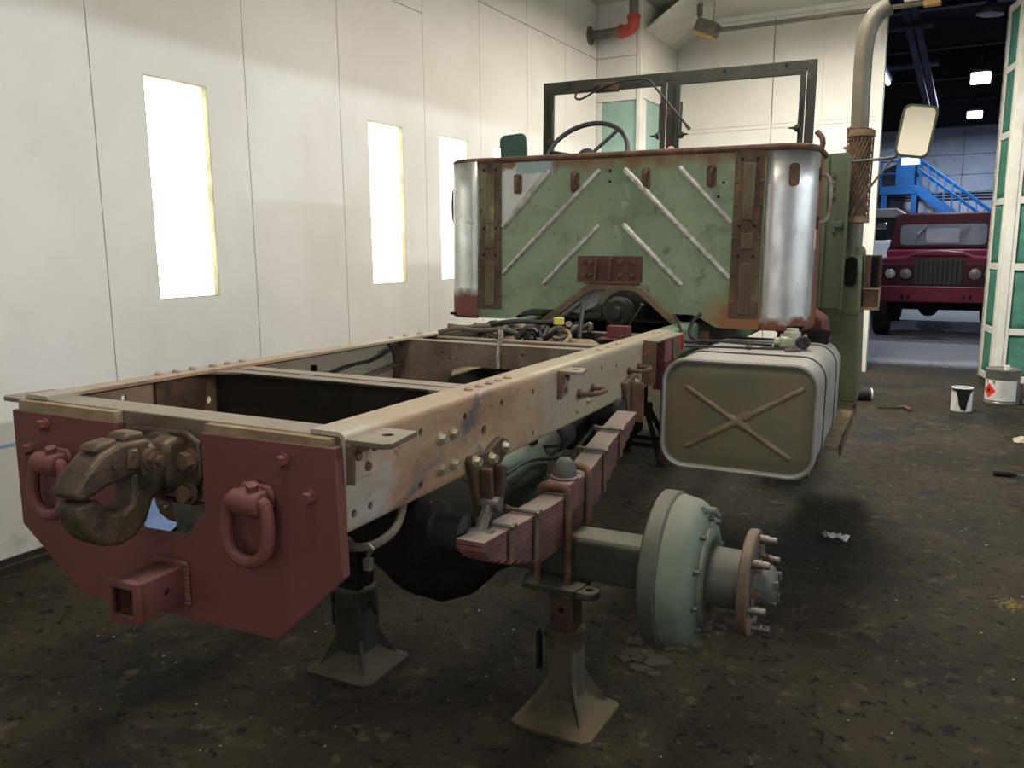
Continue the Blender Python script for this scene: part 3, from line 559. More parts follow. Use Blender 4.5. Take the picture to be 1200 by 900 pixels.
for k in range(12):
    x = 0.1 + 0.235 * k; MB().box(x - 0.12, x + 0.12, -0.06, 0.8, 2.40 - x * sl, 2.43 - x * sl).build('tread', m_stair, st)

# maroon pickup
mp = empty('pickup_truck', (-0.325, 13.05, 0)); tag(mp, 'maroon military-style pickup with slatted grille parked in the workshop', 'truck')
def P_(name, mb, m, **k): return mb.build(name, m, mp, **k)
bd = P_('body', MB().prism([(-0.80, 0.74), (-0.80, 1.05), (-0.74, 1.13), (-0.42, 1.15), (-0.36, 1.19), (0.36, 1.19), (0.42, 1.15), (0.74, 1.13), (0.80, 1.05), (0.80, 0.74)], 1, 0.0, 1.3), m_maroon, bevel=0.03, seg=3)
P_('grille_surround', MB().box(-0.78, 0.78, -0.03, 0.05, 0.70, 1.06), m_maroond, bevel=0.02)
P_('hood', MB().prism([(-0.36, 1.15), (-0.30, 1.215), (0, 1.235), (0.30, 1.215), (0.36, 1.15)], 1, -0.03, 1.3), m_maroon, bevel=0.02)
gr = P_('grille', MB().box(-0.30, 0.30, -0.05, -0.03, 0.755, 1.10), m_grille)
for k in range(10): MB().box(-0.27 + k * 0.06 - 0.012, -0.27 + k * 0.06 + 0.012, -0.075, -0.05, 0.77, 1.09).build('grille_slat', mat('grille_slat_grey', (0.06, 0.06, 0.06), None, 4, 0.5, 0.3), gr)
MB().box(-0.31, 0.31, -0.07, -0.05, 1.09, 1.115).box(-0.31, 0.31, -0.07, -0.05, 0.745, 0.765).build('grille_trim', mat('grille_slat_grey', (0.06, 0.06, 0.06)), gr)
for x, m, r in ((-0.605, m_lens, 0.075), (-0.40, m_lensd, 0.085), (0.455, m_lensd, 0.085), (0.62, m_lensd, 0.06)):
    h = P_('headlight', MB().lathe([(0.0, r * 1.12), (0.02, r * 1.1), (0.03, r)], (x, -0.02, 0.91), (0, -1, 0), 24), m_maroond)
    MB().lathe([(0.022, r * 0.98), (0.04, r * 0.8), (0.05, 0.02)], (x, -0.02, 0.91), (0, -1, 0), 24).build('lens', m, h)
bu = P_('bumper', MB().box(-0.80, 0.80, -0.30, -0.20, 0.53, 0.745), m_maroon, bevel=0.012)
for x in (-0.42, -0.34, 0.34, 0.42): MB().box(x - 0.015, x + 0.015, -0.305, -0.298, 0.56, 0.64).build('bumper_slot', m_black, bu)
P_('frame_apron', MB().box(-0.6, 0.6, -0.2, 0.9, 0.50, 0.76), m_black)
P_('cab', MB().prism([(1.2, 0.6), (1.2, 1.24), (1.32, 1.28), (2.8, 1.28), (2.8, 0.6)], 0, -0.76, 0.76), m_maroon, bevel=0.03)
wsf = P_('windshield_frame', MB().prism([(-0.74, 1.26), (-0.66, 1.74), (-0.60, 1.78), (0.60, 1.78), (0.66, 1.74), (0.74, 1.26)], 1, 1.22, 1.30), m_maroond, bevel=0.012)
MB().prism(rrect(-0.585, 0.585, 1.31, 1.62, 0.06), 1, 1.212, 1.225).build('windshield', m_glass, wsf)
MB().prism(rrect(-0.23, 0.22, 1.34, 1.56, 0.02), 1, 1.206, 1.2115).build('inner_rear_window', mat('pale_rear_window', (0.33, 0.37, 0.38), (0.25, 0.28, 0.3), 3, 0.2), wsf)
for x0, x1 in ((-0.34, -0.22), (0.23, 0.36)): MB().cyl((x0, 1.20, 1.48), (x1, 1.20, 1.61), 0.008, 6).build('wiper', m_chrome, wsf)
P_('roof', MB().prism([(-0.68, 1.72), (-0.64, 1.78), (-0.5, 1.80), (0.5, 1.80), (0.64, 1.78), (0.68, 1.72)], 1, 1.26, 2.7), m_maroond, bevel=0.02)
P_('cab_back', MB().box(-0.70, 0.70, 2.62, 2.7, 1.25, 1.74), m_maroond)
P_('cargo_box', MB().box(-0.80, 0.80, 2.72, 3.4, 0.65, 1.35), m_maroon, bevel=0.03)
for x, y in ((-0.72, 0.5), (0.72, 0.5), (-0.72, 2.95), (0.72, 2.95)):
    t = P_('wheel', MB().lathe([(-0.11, 0.25), (-0.115, 0.36), (-0.09, 0.415), (0.09, 0.415), (0.115, 0.36), (0.11, 0.25)], (x, y, 0.416), (1, 0, 0), 28), m_tyre)
    MB().lathe([(-0.10, 0.02), (-0.07, 0.24), (0.07, 0.24), (0.10, 0.02)], (x, y, 0.416), (1, 0, 0), 20).build('rim', m_maroond, t)
P_('front_axle', MB().cyl((-0.6, 0.5, 0.42), (0.6, 0.5, 0.42), 0.05, 10).lathe([(-0.12, 0.05), (-0.08, 0.14), (0.08, 0.14), (0.12, 0.05)], (-0.1, 0.5, 0.42), (0, 1, 0), 16), m_black)
for s in (-1, 1): P_('spring', MB().box(s * 0.45 - 0.03, s * 0.45 + 0.03, -0.1, 1.1, 0.44, 0.52), m_black)
# white van behind it
wv = empty('van', (-1.95, 16.55, 0)); tag(wv, 'white vehicle with tan top half hidden behind the maroon pickup', 'van')
MB().box(-0.95, 0.86, 0.1, 2.2, 0.45, 1.40).build('body', m_white, wv, bevel=0.06, seg=3)
MB().prism([(-0.85, 1.40), (-0.80, 1.80), (0.78, 1.80), (0.82, 1.40)], 1, 0.4, 2.1).build('cabin', m_black, wv, bevel=0.03)
MB().prism([(-0.86, 1.80), (-0.7, 1.98), (0.78, 1.98), (0.90, 1.90), (0.90, 1.80)], 1, 0.35, 2.2).build('canvas_top', m_canvas, wv, bevel=0.05, seg=3)
MB().box(-0.9, 0.82, 0.04, 0.1, 0.5, 1.0).build('front_panel', m_white, wv, bevel=0.02)
for x in (-0.85, 0.78):
    for y in (0.5, 1.75): MB().lathe([(-0.1, 0.2), (-0.1, 0.33), (0.1, 0.33), (0.1, 0.2)], (x, y, 0.335), (1, 0, 0), 20).build('wheel', m_tyre, wv)
mr = MB().box(-0.09, 0.09, -0.04, 0.03, -0.06, 0.06).xf(Matrix.Translation((0.56, 0.12, 1.66))).build('side_mirror', m_chrome, wv, bevel=0.02); MB().tube([(0.58, 0.15, 1.6), (0.66, 0.2, 1.47), (0.68, 0.25, 1.39)], 0.02, 6).build('mirror_arm', m_black, mr)

# ================================================================== TRUCK CHASSIS (built in its own frame: x right, y forward, z up from the rail tops)
T = empty('truck_chassis', (-1.34956, 1.06673, CAM_H - 0.31128)); T.rotation_mode = 'YXZ'
T.rotation_euler = Matrix.Rotation(0.0502, 3, 'Z').__matmul__(Matrix.Rotation(-0.01253, 3, 'X')).__matmul__(Matrix.Rotation(0.00885, 3, 'Y')).to_euler('YXZ')
tag(T, 'stripped military truck chassis with green cab on jack stands', 'truck')
def Q(name, mb, m, parent=None, **k): return mb.build(name, m, parent or T, **k)

# frame rails -------------------------------------------------------
HR = 0.187; W = 0.43
def rail(sg):
    def arc(cx, cz, r, a0, a1, n=4): return [(cx + r * math.cos(math.radians(a0 + (a1 - a0) * i / n)), cz + r * math.sin(math.radians(a0 + (a1 - a0) * i / n))) for i in range(n + 1)]
    t = 0.008; o = W; i = W - 0.076
    pts = [(i, 0)] + arc(o - 0.016, -0.016, 0.016, 90, 0) + arc(o - 0.016, -HR + 0.016, 0.016, 0, -90) + [(i, -HR), (i, -HR + t)] + arc(o - 0.016, -HR + 0.016, 0.008, -90, 0) + arc(o - 0.016, -0.016, 0.008, 0, 90) + [(i, -t)]
    pts = [(sg * a, b) for a, b in pts]
    return Q('frame_rail', MB().prism(pts, 1, -0.014, 5.0), m_rail)
HOLES = [(0.230, -0.047, .008), (0.413, -0.047, .008), (0.502, -0.095, .011), (0.594, -0.046, .008), (0.778, -0.046, .008), (0.228, -0.156, .008), (0.78, -0.156, .007), (0.006, -0.151, .008), (0.055, -0.150, .008), (1.30, -0.05, .007), (1.45, -0.06, .007), (0.15, -0.10, .011), (0.34, -0.09, .012), (0.47, -0.10, .008)]
for sg in (1, -1):
    ra = rail(sg); cb = MB()
    for (y, z, r) in HOLES:
        if sg == 1 and y in (0.15, 0.34, 0.47): continue
        cb.cyl((sg * 0.40, y, z), (sg * 0.46, y, z), r, 12)
    cut(ra, cb)
    # rivets on the top flange
    rv = [0.32, 0.375, 0.43, 0.50, 0.555, 0.61] if sg == -1 else [0.48, 0.53, 0.58, 0.63, 0.68]
    for y in rv + [1.36, 1.45, 1.55, 2.0, 2.05, 2.2]:
        Q('rivet', MB().lathe([(0, 0.011), (0.004, 0.0105), (0.008, 0.006), (0.009, 0.001)], (sg * 0.402, y, -0.0005), (0, 0, 1), 10), m_rail, ra)
BOLTS = [(0.306, -0.075), (0.356, -0.074), (0.305, -0.141), (0.359, -0.141)]
for (y, z) in BOLTS: Q('bolt', MB().hexbolt((W, y, z), (1, 0, 0), 0.0115, 0.017), m_bolt)
for (y, z) in ((1.18, -0.135), (1.09, -0.150)): Q('bolt', MB().hexbolt((W, y, z), (1, 0, 0), 0.008, 0.010), m_bolt)
for (y, z) in ((0.16, -0.075), (0.205, -0.080)): Q('bolt', MB().lathe([(0, 0.017), (0.006, 0.017), (0.008, 0.012), (0.022, 0.011), (0.024, 0.007), (0.04, 0.006)], (-W + 0.008, y, z), (1, 0, 0), 12), m_bolt)

# L brackets outside the rails -------------------------------------
def lbracket(sg, y, plen, w, holes=True, m=m_cross):
    p = MB(); x0, x1 = W + 0.0005, W + w
    top = [(x0, y), (x1 - 0.012, y), (x1, y + 0.012), (x1 - 0.015, y + plen), (x0, y + plen)]
    b = Q('body_bracket', MB().prism([(sg * a, c) for a, c in top], 2, -0.022, -0.012), m, bevel=0.001)
    cut(b, MB().cyl((sg * (W + w * 0.5), y + plen * 0.55, -0.05), (sg * (W + w * 0.5), y + plen * 0.55, 0.05), 0.011, 14))
    b2 = Q('bracket_leg', MB().box(min(sg * x0, sg * (W + 0.009)), max(sg * x0, sg * (W + 0.009)), y, y + plen * 0.72, -0.088, -0.014), m_chip if y < .5 else m, b, bevel=0.002)
    Q('bracket_web', MB().prism([(sg * x0, -0.092), (sg * (x0 + 0.013), -0.092), (sg * (x0 + 0.015), -0.035), (sg * (x0 + 0.024), -0.0225), (sg * x0, -0.0225)], 1, y - 0.001, y + 0.006), m_rust, b)
    for (dy, dz) in ((0.16, -0.045), (0.36, -0.07), (0.52, -0.038)):
        Q('rivet', MB().lathe([(0, 0.009), (0.004, 0.008), (0.007, 0.003)], (sg * (W + 0.009), y + plen * dy * 1.2, dz), (sg, 0, 0), 10), m_rust, b)
    return b
for sg in (1, -1): lbracket(sg, -0.012, 0.115, 0.088); lbracket(sg, 0.94, 0.085, 0.07); 
lbracket(-1, 1.70, 0.10, 0.07)
for y0, z in ((1.10, -0.100), (1.58, -0.092)):
    h = Q('step_handle', MB().tube([(W, y0, z), (W + 0.055, y0, z), (W + 0.055, y0 + 0.115, z), (W, y0 + 0.115, z)], 0.0075, 8, sub=1), m_rust)
    for yy in (y0, y0 + 0.115): Q('boss', MB().cyl((W - 0.001, yy, z), (W + 0.006, yy, z), 0.013, 10), m_rust, h)

# cross members ------------------------------------------------------
xi = W - 0.0085
def cmember(y0, y1, ztop, depth, cutout=None, m=m_cross):
    pts = [(y0, ztop), (y1, ztop), (y1, ztop - 0.008), (y0 + 0.008, ztop - 0.008), (y0 + 0.008, ztop - depth + 0.008), (y1, ztop - depth + 0.008), (y1, ztop - depth), (y0, ztop - depth)]
    return Q('crossmember', MB().prism(pts, 0, -xi + 0.001, xi - 0.001), m, bevel=0.003)
c1 = cmember(-0.012, 0.062, -0.0085, 0.165)
def gusset(yc, s, m=m_cross, rad=0.13, z=-0.0088):
    """curved gusset web between cross member flange and rail"""
    for sg in (1, -1):
        pts = [(sg * xi, yc), (sg * (xi - rad), yc)] + [(sg * (xi - rad + rad * math.sin(t)), yc + s * (rad - rad * math.cos(t))) for t in [PI / 2 * k / 6 for k in range(1, 7)]]
        Q('gusset', MB().prism(pts, 2, z - 0.006, z), m)
# double channel at y 0.50-0.58 : the rear one opens forward, the front one backward
y2 = 0.488
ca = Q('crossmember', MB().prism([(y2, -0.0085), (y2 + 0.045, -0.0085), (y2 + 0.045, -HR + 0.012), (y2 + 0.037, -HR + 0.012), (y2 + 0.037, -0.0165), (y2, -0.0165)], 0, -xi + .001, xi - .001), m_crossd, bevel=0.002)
cb_ = Q('crossmember', MB().prism([(y2 + 0.058, -0.0085), (y2 + 0.11, -0.0085), (y2 + 0.11, -0.0165), (y2 + 0.066, -0.0165), (y2 + 0.066, -HR + 0.012), (y2 + 0.058, -HR + 0.012)], 0, -xi + .001, xi - .001), m_cross, bevel=0.002)
gusset(y2 + 0.001, -1, m_cross, 0.14); gusset(y2 + 0.109, 1, m_cross, 0.10)
for sg in (1, -1):
    pts = [(y2 - 0.001, -0.02), (y2 - 0.001, -HR + 0.01), (y2 - 0.02, -HR + 0.01)] + [(y2 - 0.15 * math.cos(t) * 0.9, -0.11 + 0.09 * math.sin(t)) for t in [PI / 2 * k / 6 for k in range(0, 7)]][::1]
    Q('inner_gusset', MB().prism([(y2 - 0.001, -0.018), (y2 - 0.17, -0.018), (y2 - 0.17, -HR + 0.01), (y2 - 0.07, -HR + 0.01), (y2 - 0.03, -0.15), (y2 - 0.012, -0.10)], 0, sg * (xi - 0.010), sg * (xi - 0.0005)), m_rust)
# third: deep web with an arched cutout
y3 = 1.415
web = [(-xi + .001, -0.010), (-xi + .001, -HR + 0.0085), (-0.20, -HR + 0.0085)] + [(-0.20 + 0.05 * (1 - math.cos(t)), -HR + 0.0085 + 0.085 * math.sin(t)) for t in [PI / 2 * k / 5 for k in range(1, 6)]] + \
      [(0.15 + 0.05 * math.sin(t), -HR + 0.0085 + 0.085 * math.cos(t)) for t in [PI / 2 * k / 5 for k in range(0, 5)]] + [(0.20, -HR + 0.0085), (xi - .001, -HR + 0.0085), (xi - .001, -0.010)]
c3 = Q('crossmember', MB().prism(web, 1, y3, y3 + 0.008), m_cross)
Q('flange', MB().box(-xi + .001, xi - .001, y3, y3 + 0.055, -0.0165, -0.0086), m_cross, c3, bevel=0.003)
cut(c3, MB().cyl((-0.22, y3 - .05, -0.05), (-0.22, y3 + .05, -0.05), 0.006, 8).cyl((-0.16, y3 - .05, -0.07), (-0.16, y3 + .05, -0.07), 0.006, 8).cyl((-0.19, y3 - .05, -0.07), (-0.19, y3 + .05, -0.07), 0.006, 8).cyl((0.1, y3 - .05, -0.04), (0.1, y3 + .05, -0.04), 0.007, 8))
gusset(y3 + 0.054, 1, m_cross, 0.12)
for sg in (1, -1): Q('inner_gusset', MB().prism([(y3 - 0.001, -0.018), (y3 - 0.06, -0.018), (y3 - 0.025, -0.06), (y3 - 0.015, -0.11), (y3 - 0.03, -HR + 0.01), (y3 - 0.001, -HR + 0.01)], 0, sg * (xi - 0.011), sg * (xi - 0.0005)), m_rust)
Q('crossmember', MB().box(-xi + .001, xi - .001, 1.60, 1.635, -0.045, -0.012), m_cross, bevel=0.008)
Q('crossmember', MB().box(-xi + .001, xi - .001, 2.06, 2.10, -0.055, -0.012), m_axle, bevel=0.006)
Q('cross_bracket', MB().box(0.20, 0.29, 2.0, 2.05, -0.03, 0.022).box(0.17, 0.30, 1.97, 2.06, -0.034, -0.028), m_redtail, bevel=0.002)
Q('crossmember', MB().box(-xi + .001, xi - .001, 2.9, 2.98, -0.15, -0.01), m_dark, bevel=0.006)
Q('crossmember', MB().box(-xi + .001, xi - .001, 4.8, 4.9, -0.16, -0.01), m_dark, bevel=0.006)

# red end plate with notch ------------------------------------------
YP0, YP1 = -0.036, -0.0145
outer = [(0.424, -0.024), (0.434, -0.258), (0.280, -0.405), (-0.258, -0.417), (-0.440, -0.288), (-0.442, -0.032)]
notch = [(-0.118, -0.031), (-0.117, -0.20), (-0.075, -0.247), (0.055, -0.243), (0.088, -0.205), (0.112, -0.185), (0.112, -0.028)]
pl = Q('end_plate', MB().prism(outer + notch, 1, YP0, YP1), m_plate, bevel=0.0015)
for xa, xb, zb in ((-0.425, -0.124, -0.0345), (0.118, 0.410, -0.0285)): Q('cut_edge', MB().prism([(xa, -0.0105), (xa, zb + 0.003)] + [(xa + (xb - xa) * k / 8, zb + 0.0015 * (k % 3)) for k in range(9)] + [(xb, -0.0105)], 1, YP0 + 0.004, YP1 + 0.0005), m_tan, pl)
for (x, z) in ((-0.335, -0.055), (-0.390, -0.113), (0.312, -0.058), (0.368, -0.118)): Q('bolt', MB().hexbolt((x, YP0, z), (0, -1, 0), 0.0115, 0.018), m_plate, pl)
def ring(cx, cz):
    r = Q('shackle_mount', MB().prism([(cx - 0.042, cz - 0.012), (cx - 0.042, cz + 0.016), (cx - 0.03, cz + 0.03), (cx + 0.03, cz + 0.03), (cx + 0.042, cz + 0.016), (cx + 0.042, cz - 0.012)], 1, YP0 - 0.012, YP0), m_plate, bevel=0.005)
    Q('clevis', MB().lathe([(-0.036, 0.020), (-0.030, 0.024), (0.030, 0.024), (0.036, 0.020)], (cx, YP0 - 0.030, cz), (1, 0, 0), 16).box(cx - 0.03, cx + 0.03, YP0 - 0.03, YP0, cz - 0.02, cz + 0.022), m_plate, r, bevel=0.003)
    Q('bolt', MB().hexbolt((cx + 0.012, YP0 - 0.028, cz + 0.020), (0.2, -0.3, 1), 0.011, 0.018), m_plate, r)
    yo = YP0 - 0.030
    pts = [(cx - 0.044, yo, cz), (cx - 0.05, yo - 0.004, cz - 0.05), (cx - 0.045, yo - 0.006, cz - 0.085), (cx - 0.02, yo - 0.008, cz - 0.108), (cx + 0.02, yo - 0.008, cz - 0.108), (cx + 0.045, yo - 0.006, cz - 0.085), (cx + 0.05, yo - 0.004, cz - 0.05), (cx + 0.044, yo, cz), (cx + 0.03, yo, cz + 0.004), (cx - 0.03, yo, cz + 0.004)]
    Q('tow_ring', MB().tube(pts, 0.0125, 10, closed=True, sub=2), m_plate, r)
ring(0.250, -0.136); ring(-0.292, -0.128)
# receiver hitch
hc = Q('receiver_tube', MB().box(-0.018, 0.056, -0.150, YP0, -0.372, -0.298), m_plate, bevel=0.006)
cut(hc, MB().box(-0.008, 0.046, -0.2, YP0 - 0.006, -0.362, -0.308))
cut(hc, MB().cyl((0.0, -0.085, -0.335), (0.09, -0.085, -0.335), 0.008, 12))
Q('collar', MB().box(-0.022, 0.060, -0.156, -0.140, -0.376, -0.294), m_plate, hc, bevel=0.005); cut(hc.children[0], MB().box(-0.008, 0.046, -0.2, -0.05, -0.362, -0.308))
wb = MB()
for k in range(36):
    t = k / 36 * 4; s_ = int(t); u = t - s_
    cx0, cz0 = [(-0.02 + 0.078 * u, -0.296), (0.058, -0.296 - 0.078 * u), (0.058 - 0.078 * u, -0.374), (-0.02, -0.374 + 0.078 * u)][s_]
    wb.lathe([(-0.006, 0.004), (0, 0.009), (0.006, 0.004)], (cx0, YP0 - 0.004, cz0), (0, -1, 0), 6)
Q('weld_bead', wb, m_plate, hc)

# pintle hook --------------------------------------------------------
pk = Q('pintle_hook', MB().prism([(-0.10, -0.035), (-0.10, -0.115), (-0.06, -0.165), (0.06, -0.165), (0.10, -0.12), (0.10, -0.05), (0.06, -0.03)], 1, -0.030, -0.0125), m_cast, bevel=0.006)
Q('shank', MB().lathe([(0.0, 0.062), (0.018, 0.060), (0.022, 0.050), (0.045, 0.048), (0.05, 0.060), (0.062, 0.060), (0.066, 0.046), (0.085, 0.044)], (0.0, -0.028, -0.098), (0, -1, 0), 24), m_cast, pk)
Q('arm', MB().prism([(-0.02, -0.05), (-0.05, -0.035), (-0.08, -0.045), (-0.075, -0.13), (-0.02, -0.15)], 0, 0.018, 0.066), m_cast, pk, bevel=0.012, seg=3)
low = [(-0.085, -0.085), (-0.125, -0.095), (-0.122, -0.130), (-0.128, -0.150), (-0.146, -0.160), (-0.166, -0.157), (-0.180, -0.147), (-0.187, -0.133), (-0.205, -0.124), (-0.238, -0.124), (-0.240, -0.140), (-0.232, -0.170), (-0.214, -0.198), (-0.188, -0.216), (-0.155, -0.224), (-0.122, -0.216), (-0.096, -0.195), (-0.082, -0.165), (-0.075, -0.125)]
Q('lower_jaw', MB().prism(low, 0, -0.030, 0.030), m_cast, pk, bevel=0.013, seg=4)
upj = [(-0.075, -0.050), (-0.090, -0.036), (-0.150, -0.034), (-0.185, -0.046), (-0.218, -0.072), (-0.240, -0.100), (-0.240, -0.116), (-0.225, -0.121), (-0.200, -0.114), (-0.175, -0.106), (-0.120, -0.100), (-0.080, -0.098)]
uj = Q('upper_jaw', MB().prism(upj, 0, -0.033, 0.033), m_cast, pk, bevel=0.014, seg=4)
Q('latch', MB().prism([(-0.140, -0.036), (-0.145, -0.026), (-0.185, -0.030), (-0.195, -0.042), (-0.18, -0.046)], 0, -0.02, 0.02), m_cast, uj, bevel=0.005)
Q('latch_lug', MB().prism([(-0.085, -0.04), (-0.09, -0.022), (-0.125, -0.020), (-0.135, -0.036)], 0, -0.024, 0.024), m_cast, uj, bevel=0.006)
Q('side_block', MB().prism([(-0.115, -0.048), (-0.135, -0.048), (-0.14, -0.085), (-0.11, -0.09)], 0, 0.026, 0.040), m_cast, uj, bevel=0.004)
Q('pivot_pin', MB().cyl((0.02, -0.158, -0.070), (0.037, -0.158, -0.070), 0.010, 12), m_cast, uj)
Q('pivot_bolt', MB().cyl((-0.05, -0.088, -0.075), (0.046, -0.088, -0.075), 0.022, 16).hexbolt((0.046, -0.088, -0.075), (1, 0, 0), 0.019, 0.014).cyl((0.055, -0.088, -0.075), (0.072, -0.088, -0.075), 0.010, 10), m_rust, pk)
for (x, z) in ((0.075, -0.085), (-0.075, -0.085), (0.07, -0.15)): Q('nut', MB().hexbolt((x, -0.030, z), (0, -1, 0), 0.018, 0.022), m_rust, pk)

# rear hose under the rail ------------------------------------------
Q('air_hose', MB().tube([(0.30, -0.005, -0.225), (0.42, 0.02, -0.222), (0.44, 0.06, -0.225), (0.435, 0.14, -0.215), (0.41, 0.20, -0.17), (0.37, 0.22, -0.12)], 0.0085, 8, sub=2), m_hose)
Q('hose_clip', MB().tube([(0.44, 0.03, -0.213), (0.452, 0.03, -0.222), (0.44, 0.03, -0.234)], 0.004, 6).box(0.434, 0.448, 0.022, 0.036, -0.262, -0.240), m_stud)

# leaf springs --------------------------------------------------------
YA = 0.87; ZA = -0.497
ZTP = [(0.25, -0.294), (0.35, -0.300), (0.45, -0.307), (0.61, -0.317), (0.80, -0.326), (0.92, -0.312), (1.08, -0.271), (1.24, -0.233), (1.36, -0.210), (1.6, -0.17)]
def zt_(y):
    for (a, za), (b, zb) in zip(ZTP, ZTP[1:]):
        if y <= b: return za + (zb - za) * (y - a) / (b - a)
    return ZTP[-1][1]
def zt(y): return sum(zt_(y + d) for d in (-0.06, -0.03, 0, 0.03, 0.06)) / 5
LT = 0.0120
def springs(sg):
    r = None
    sx = sg * 0.484; hw = 0.033
    ends = [(0.335, 1.41), (0.335, 1.40), (0.345, 1.39), (0.36, 1.37), (0.385, 1.34), (0.42, 1.30), (0.46, 1.26), (0.50, 1.21), (0.545, 1.16), (0.59, 1.11), (0.64, 1.06)]
    first = None
    for k, (a, b) in enumerate(ends):
        rings = []; n = 14
        for i in range(n + 1):
            y = a + (b - a) * i / n; z = zt(y) - k * LT
            rings.append([(sx - hw, y, z - LT + 0.0026), (sx + hw, y, z - LT + 0.0026), (sx + hw, y, z), (sx - hw, y, z)])
        o = Q('leaf_spring' if k == 0 else 'leaf', MB().loft(rings), m_red, first)
        if first is None: first = o
    def clip(y, n):
        z0 = zt(y) + 0.002; z1 = zt(y) - n * LT - 0.002; d = 0
        x0, x1 = sx - hw - 0.004, sx + hw + 0.004
        c = Q('rebound_clip', MB().box(x0 - 0.004, x0, y - 0.011, y + 0.011, z1, z0 + 0.010).box(x1, x1 + 0.004, y - 0.011, y + 0.011, z1, z0 + 0.010).box(x0 - 0.004, x1 + 0.004, y - 0.011, y + 0.011, z1 - 0.004, z1), m_rust, first)
        Q('clip_bolt', MB().cyl((x0 - 0.012, y, z0 + 0.006), (x1 + 0.012, y, z0 + 0.006), 0.0055, 8).cyl((x1 + 0.004, y, z0 + 0.006), (x1 + 0.012, y, z0 + 0.006), 0.010, 6).cyl((x0 - 0.012, y, z0 + 0.006), (x0 - 0.004, y, z0 + 0.006), 0.010, 6), m_stud, first)
    clip(0.46, 6); clip(0.60, 9); clip(1.09, 9); clip(1.235, 6)
    for y in (YA - 0.075, YA + 0.075):
        zz = zt(y) + 0.016
        x0, x1 = sx - hw - 0.011, sx + hw + 0.011
        Q('u_bolt', MB().tube([(x0, y, ZA - 0.10), (x0, y, zz - 0.01), (x0 + 0.012, y, zz + 0.012), (x1 - 0.012, y, zz + 0.012), (x1, y, zz - 0.01), (x1, y, ZA - 0.10)], 0.0105, 10, sub=2), m_rust, first)
        for x in (x0, x1): Q('nut', MB().cyl((x, y, ZA - 0.100), (x, y, ZA - 0.084), 0.017, 6), m_rust, first)
    # saddle between spring and bump stop
    Q('top_pad', MB().box(sx - hw - 0.004, sx + hw + 0.004, YA - 0.055, YA + 0.055, zt(YA), zt(YA) + 0.024).cyl((sx, YA, zt(YA) + 0.02), (sx, YA, zt(YA) + 0.032), 0.040, 20), m_red, first, bevel=0.004)
    Q('bump_stop', MB().lathe([(0, 0.033), (0.012, 0.033), (0.024, 0.030), (0.040, 0.024), (0.05, 0.014), (0.053, 0.002)], (sx, YA, zt(YA) + 0.030), (0, 0, 1), 20), m_bump, first)
    Q('axle_seat', MB().box(sx - hw - 0.002, sx + hw + 0.002, YA - 0.06, YA + 0.06, ZA + 0.05, max(ZA + 0.064, zt(YA) - 11 * LT + 0.004)), m_axle, first)
    Q('tie_plate', MB().prism([(sx - 0.075, YA - 0.11), (sx + 0.075, YA - 0.11), (sx + sg * 0.09 + 0.0, YA - 0.06), (sx + 0.07, YA + 0.10), (sx - 0.07, YA + 0.10), (sx - 0.09, YA - 0.06)], 2, ZA - 0.084, ZA - 0.0655), m_axle, first, bevel=0.004)
    ear = Q('tie_plate_ear', MB().prism([(sx + sg * 0.06, YA - 0.10), (sx + sg * 0.06, YA - 0.02)] + [(sx + sg * (0.10 + 0.032 * math.cos(t)), YA - 0.072 + 0.032 * math.sin(t)) for t in [PI / 2 - PI * k / 8 for k in range(9)]], 2, ZA - 0.090, ZA - 0.070), m_axle, first, bevel=0.003)
    cut(ear, MB().cyl((sx + sg * 0.104, YA - 0.072, ZA - 0.12), (sx + sg * 0.104, YA - 0.072, ZA - 0.03), 0.011, 12))
    # rear hanger and shackle
    h = Q('spring_hanger', MB().prism([(0.408, -0.150), (0.42, -0.138), (0.50, -0.142), (0.565, -0.122), (0.600, -0.135), (0.600, -0.162), (0.540, -0.20), (0.515, -0.285), (0.455, -0.285), (0.43, -0.215)], 0, sg * (W + 0.001), sg * (W + 0.016)), m_post, bevel=0.003)
    Q('hanger_rib', MB().prism([(0.45, -0.175), (0.462, -0.17), (0.475, -0.285), (0.463, -0.285)], 0, sg * (W + 0.016), sg * (W + 0.045)).prism([(0.525, -0.18), (0.538, -0.18), (0.513, -0.285), (0.50, -0.285)], 0, sg * (W + 0.016), sg * (W + 0.045)), m_post, h, bevel=0.003)
    for (y, z) in ((0.428, -0.150), (0.506, -0.160), (0.576, -0.148)): Q('bolt', MB().hexbolt((sg * (W + 0.016), y, z), (sg, 0, 0), 0.0115, 0.016), m_bolt, h)
    Q('shackle_link', MB().tube([(sg * 0.462, 0.462, -0.262), (sg * 0.462, 0.42, -0.312)], 0.014, 8).cyl((sg * 0.44, 0.415, -0.318), (sg * 0.50, 0.415, -0.318), 0.019, 14).cyl((sg * 0.445, 0.468, -0.255), (sg * 0.49, 0.468, -0.255), 0.016, 14), m_stud, h)
    Q('bushing', MB().lathe([(-0.045, 0.02), (-0.043, 0.041), (0.035, 0.043), (0.04, 0.036), (0.043, 0.022)], (sg * 0.395, 0.415, -0.315), (sg, 0, 0), 24), m_rubber, h)
    Q('grease_bolt', MB().hexbolt((sg * 0.50, 0.385, -0.345), (sg, 0, 0), 0.009, 0.014).hexbolt((sg * 0.502, 0.415, -0.318), (sg, 0, 0), 0.010, 0.012), m_bolt, h)
    # front hanger
    f = Q('spring_hanger', MB().prism([(1.50, -0.125), (1.64, -0.105), (1.67, -0.15), (1.63, -0.225), (1.60, -0.29), (1.555, -0.29), (1.53, -0.20)], 0, sg * (W + 0.001), sg * (W + 0.018)), m_rust, bevel=0.003)
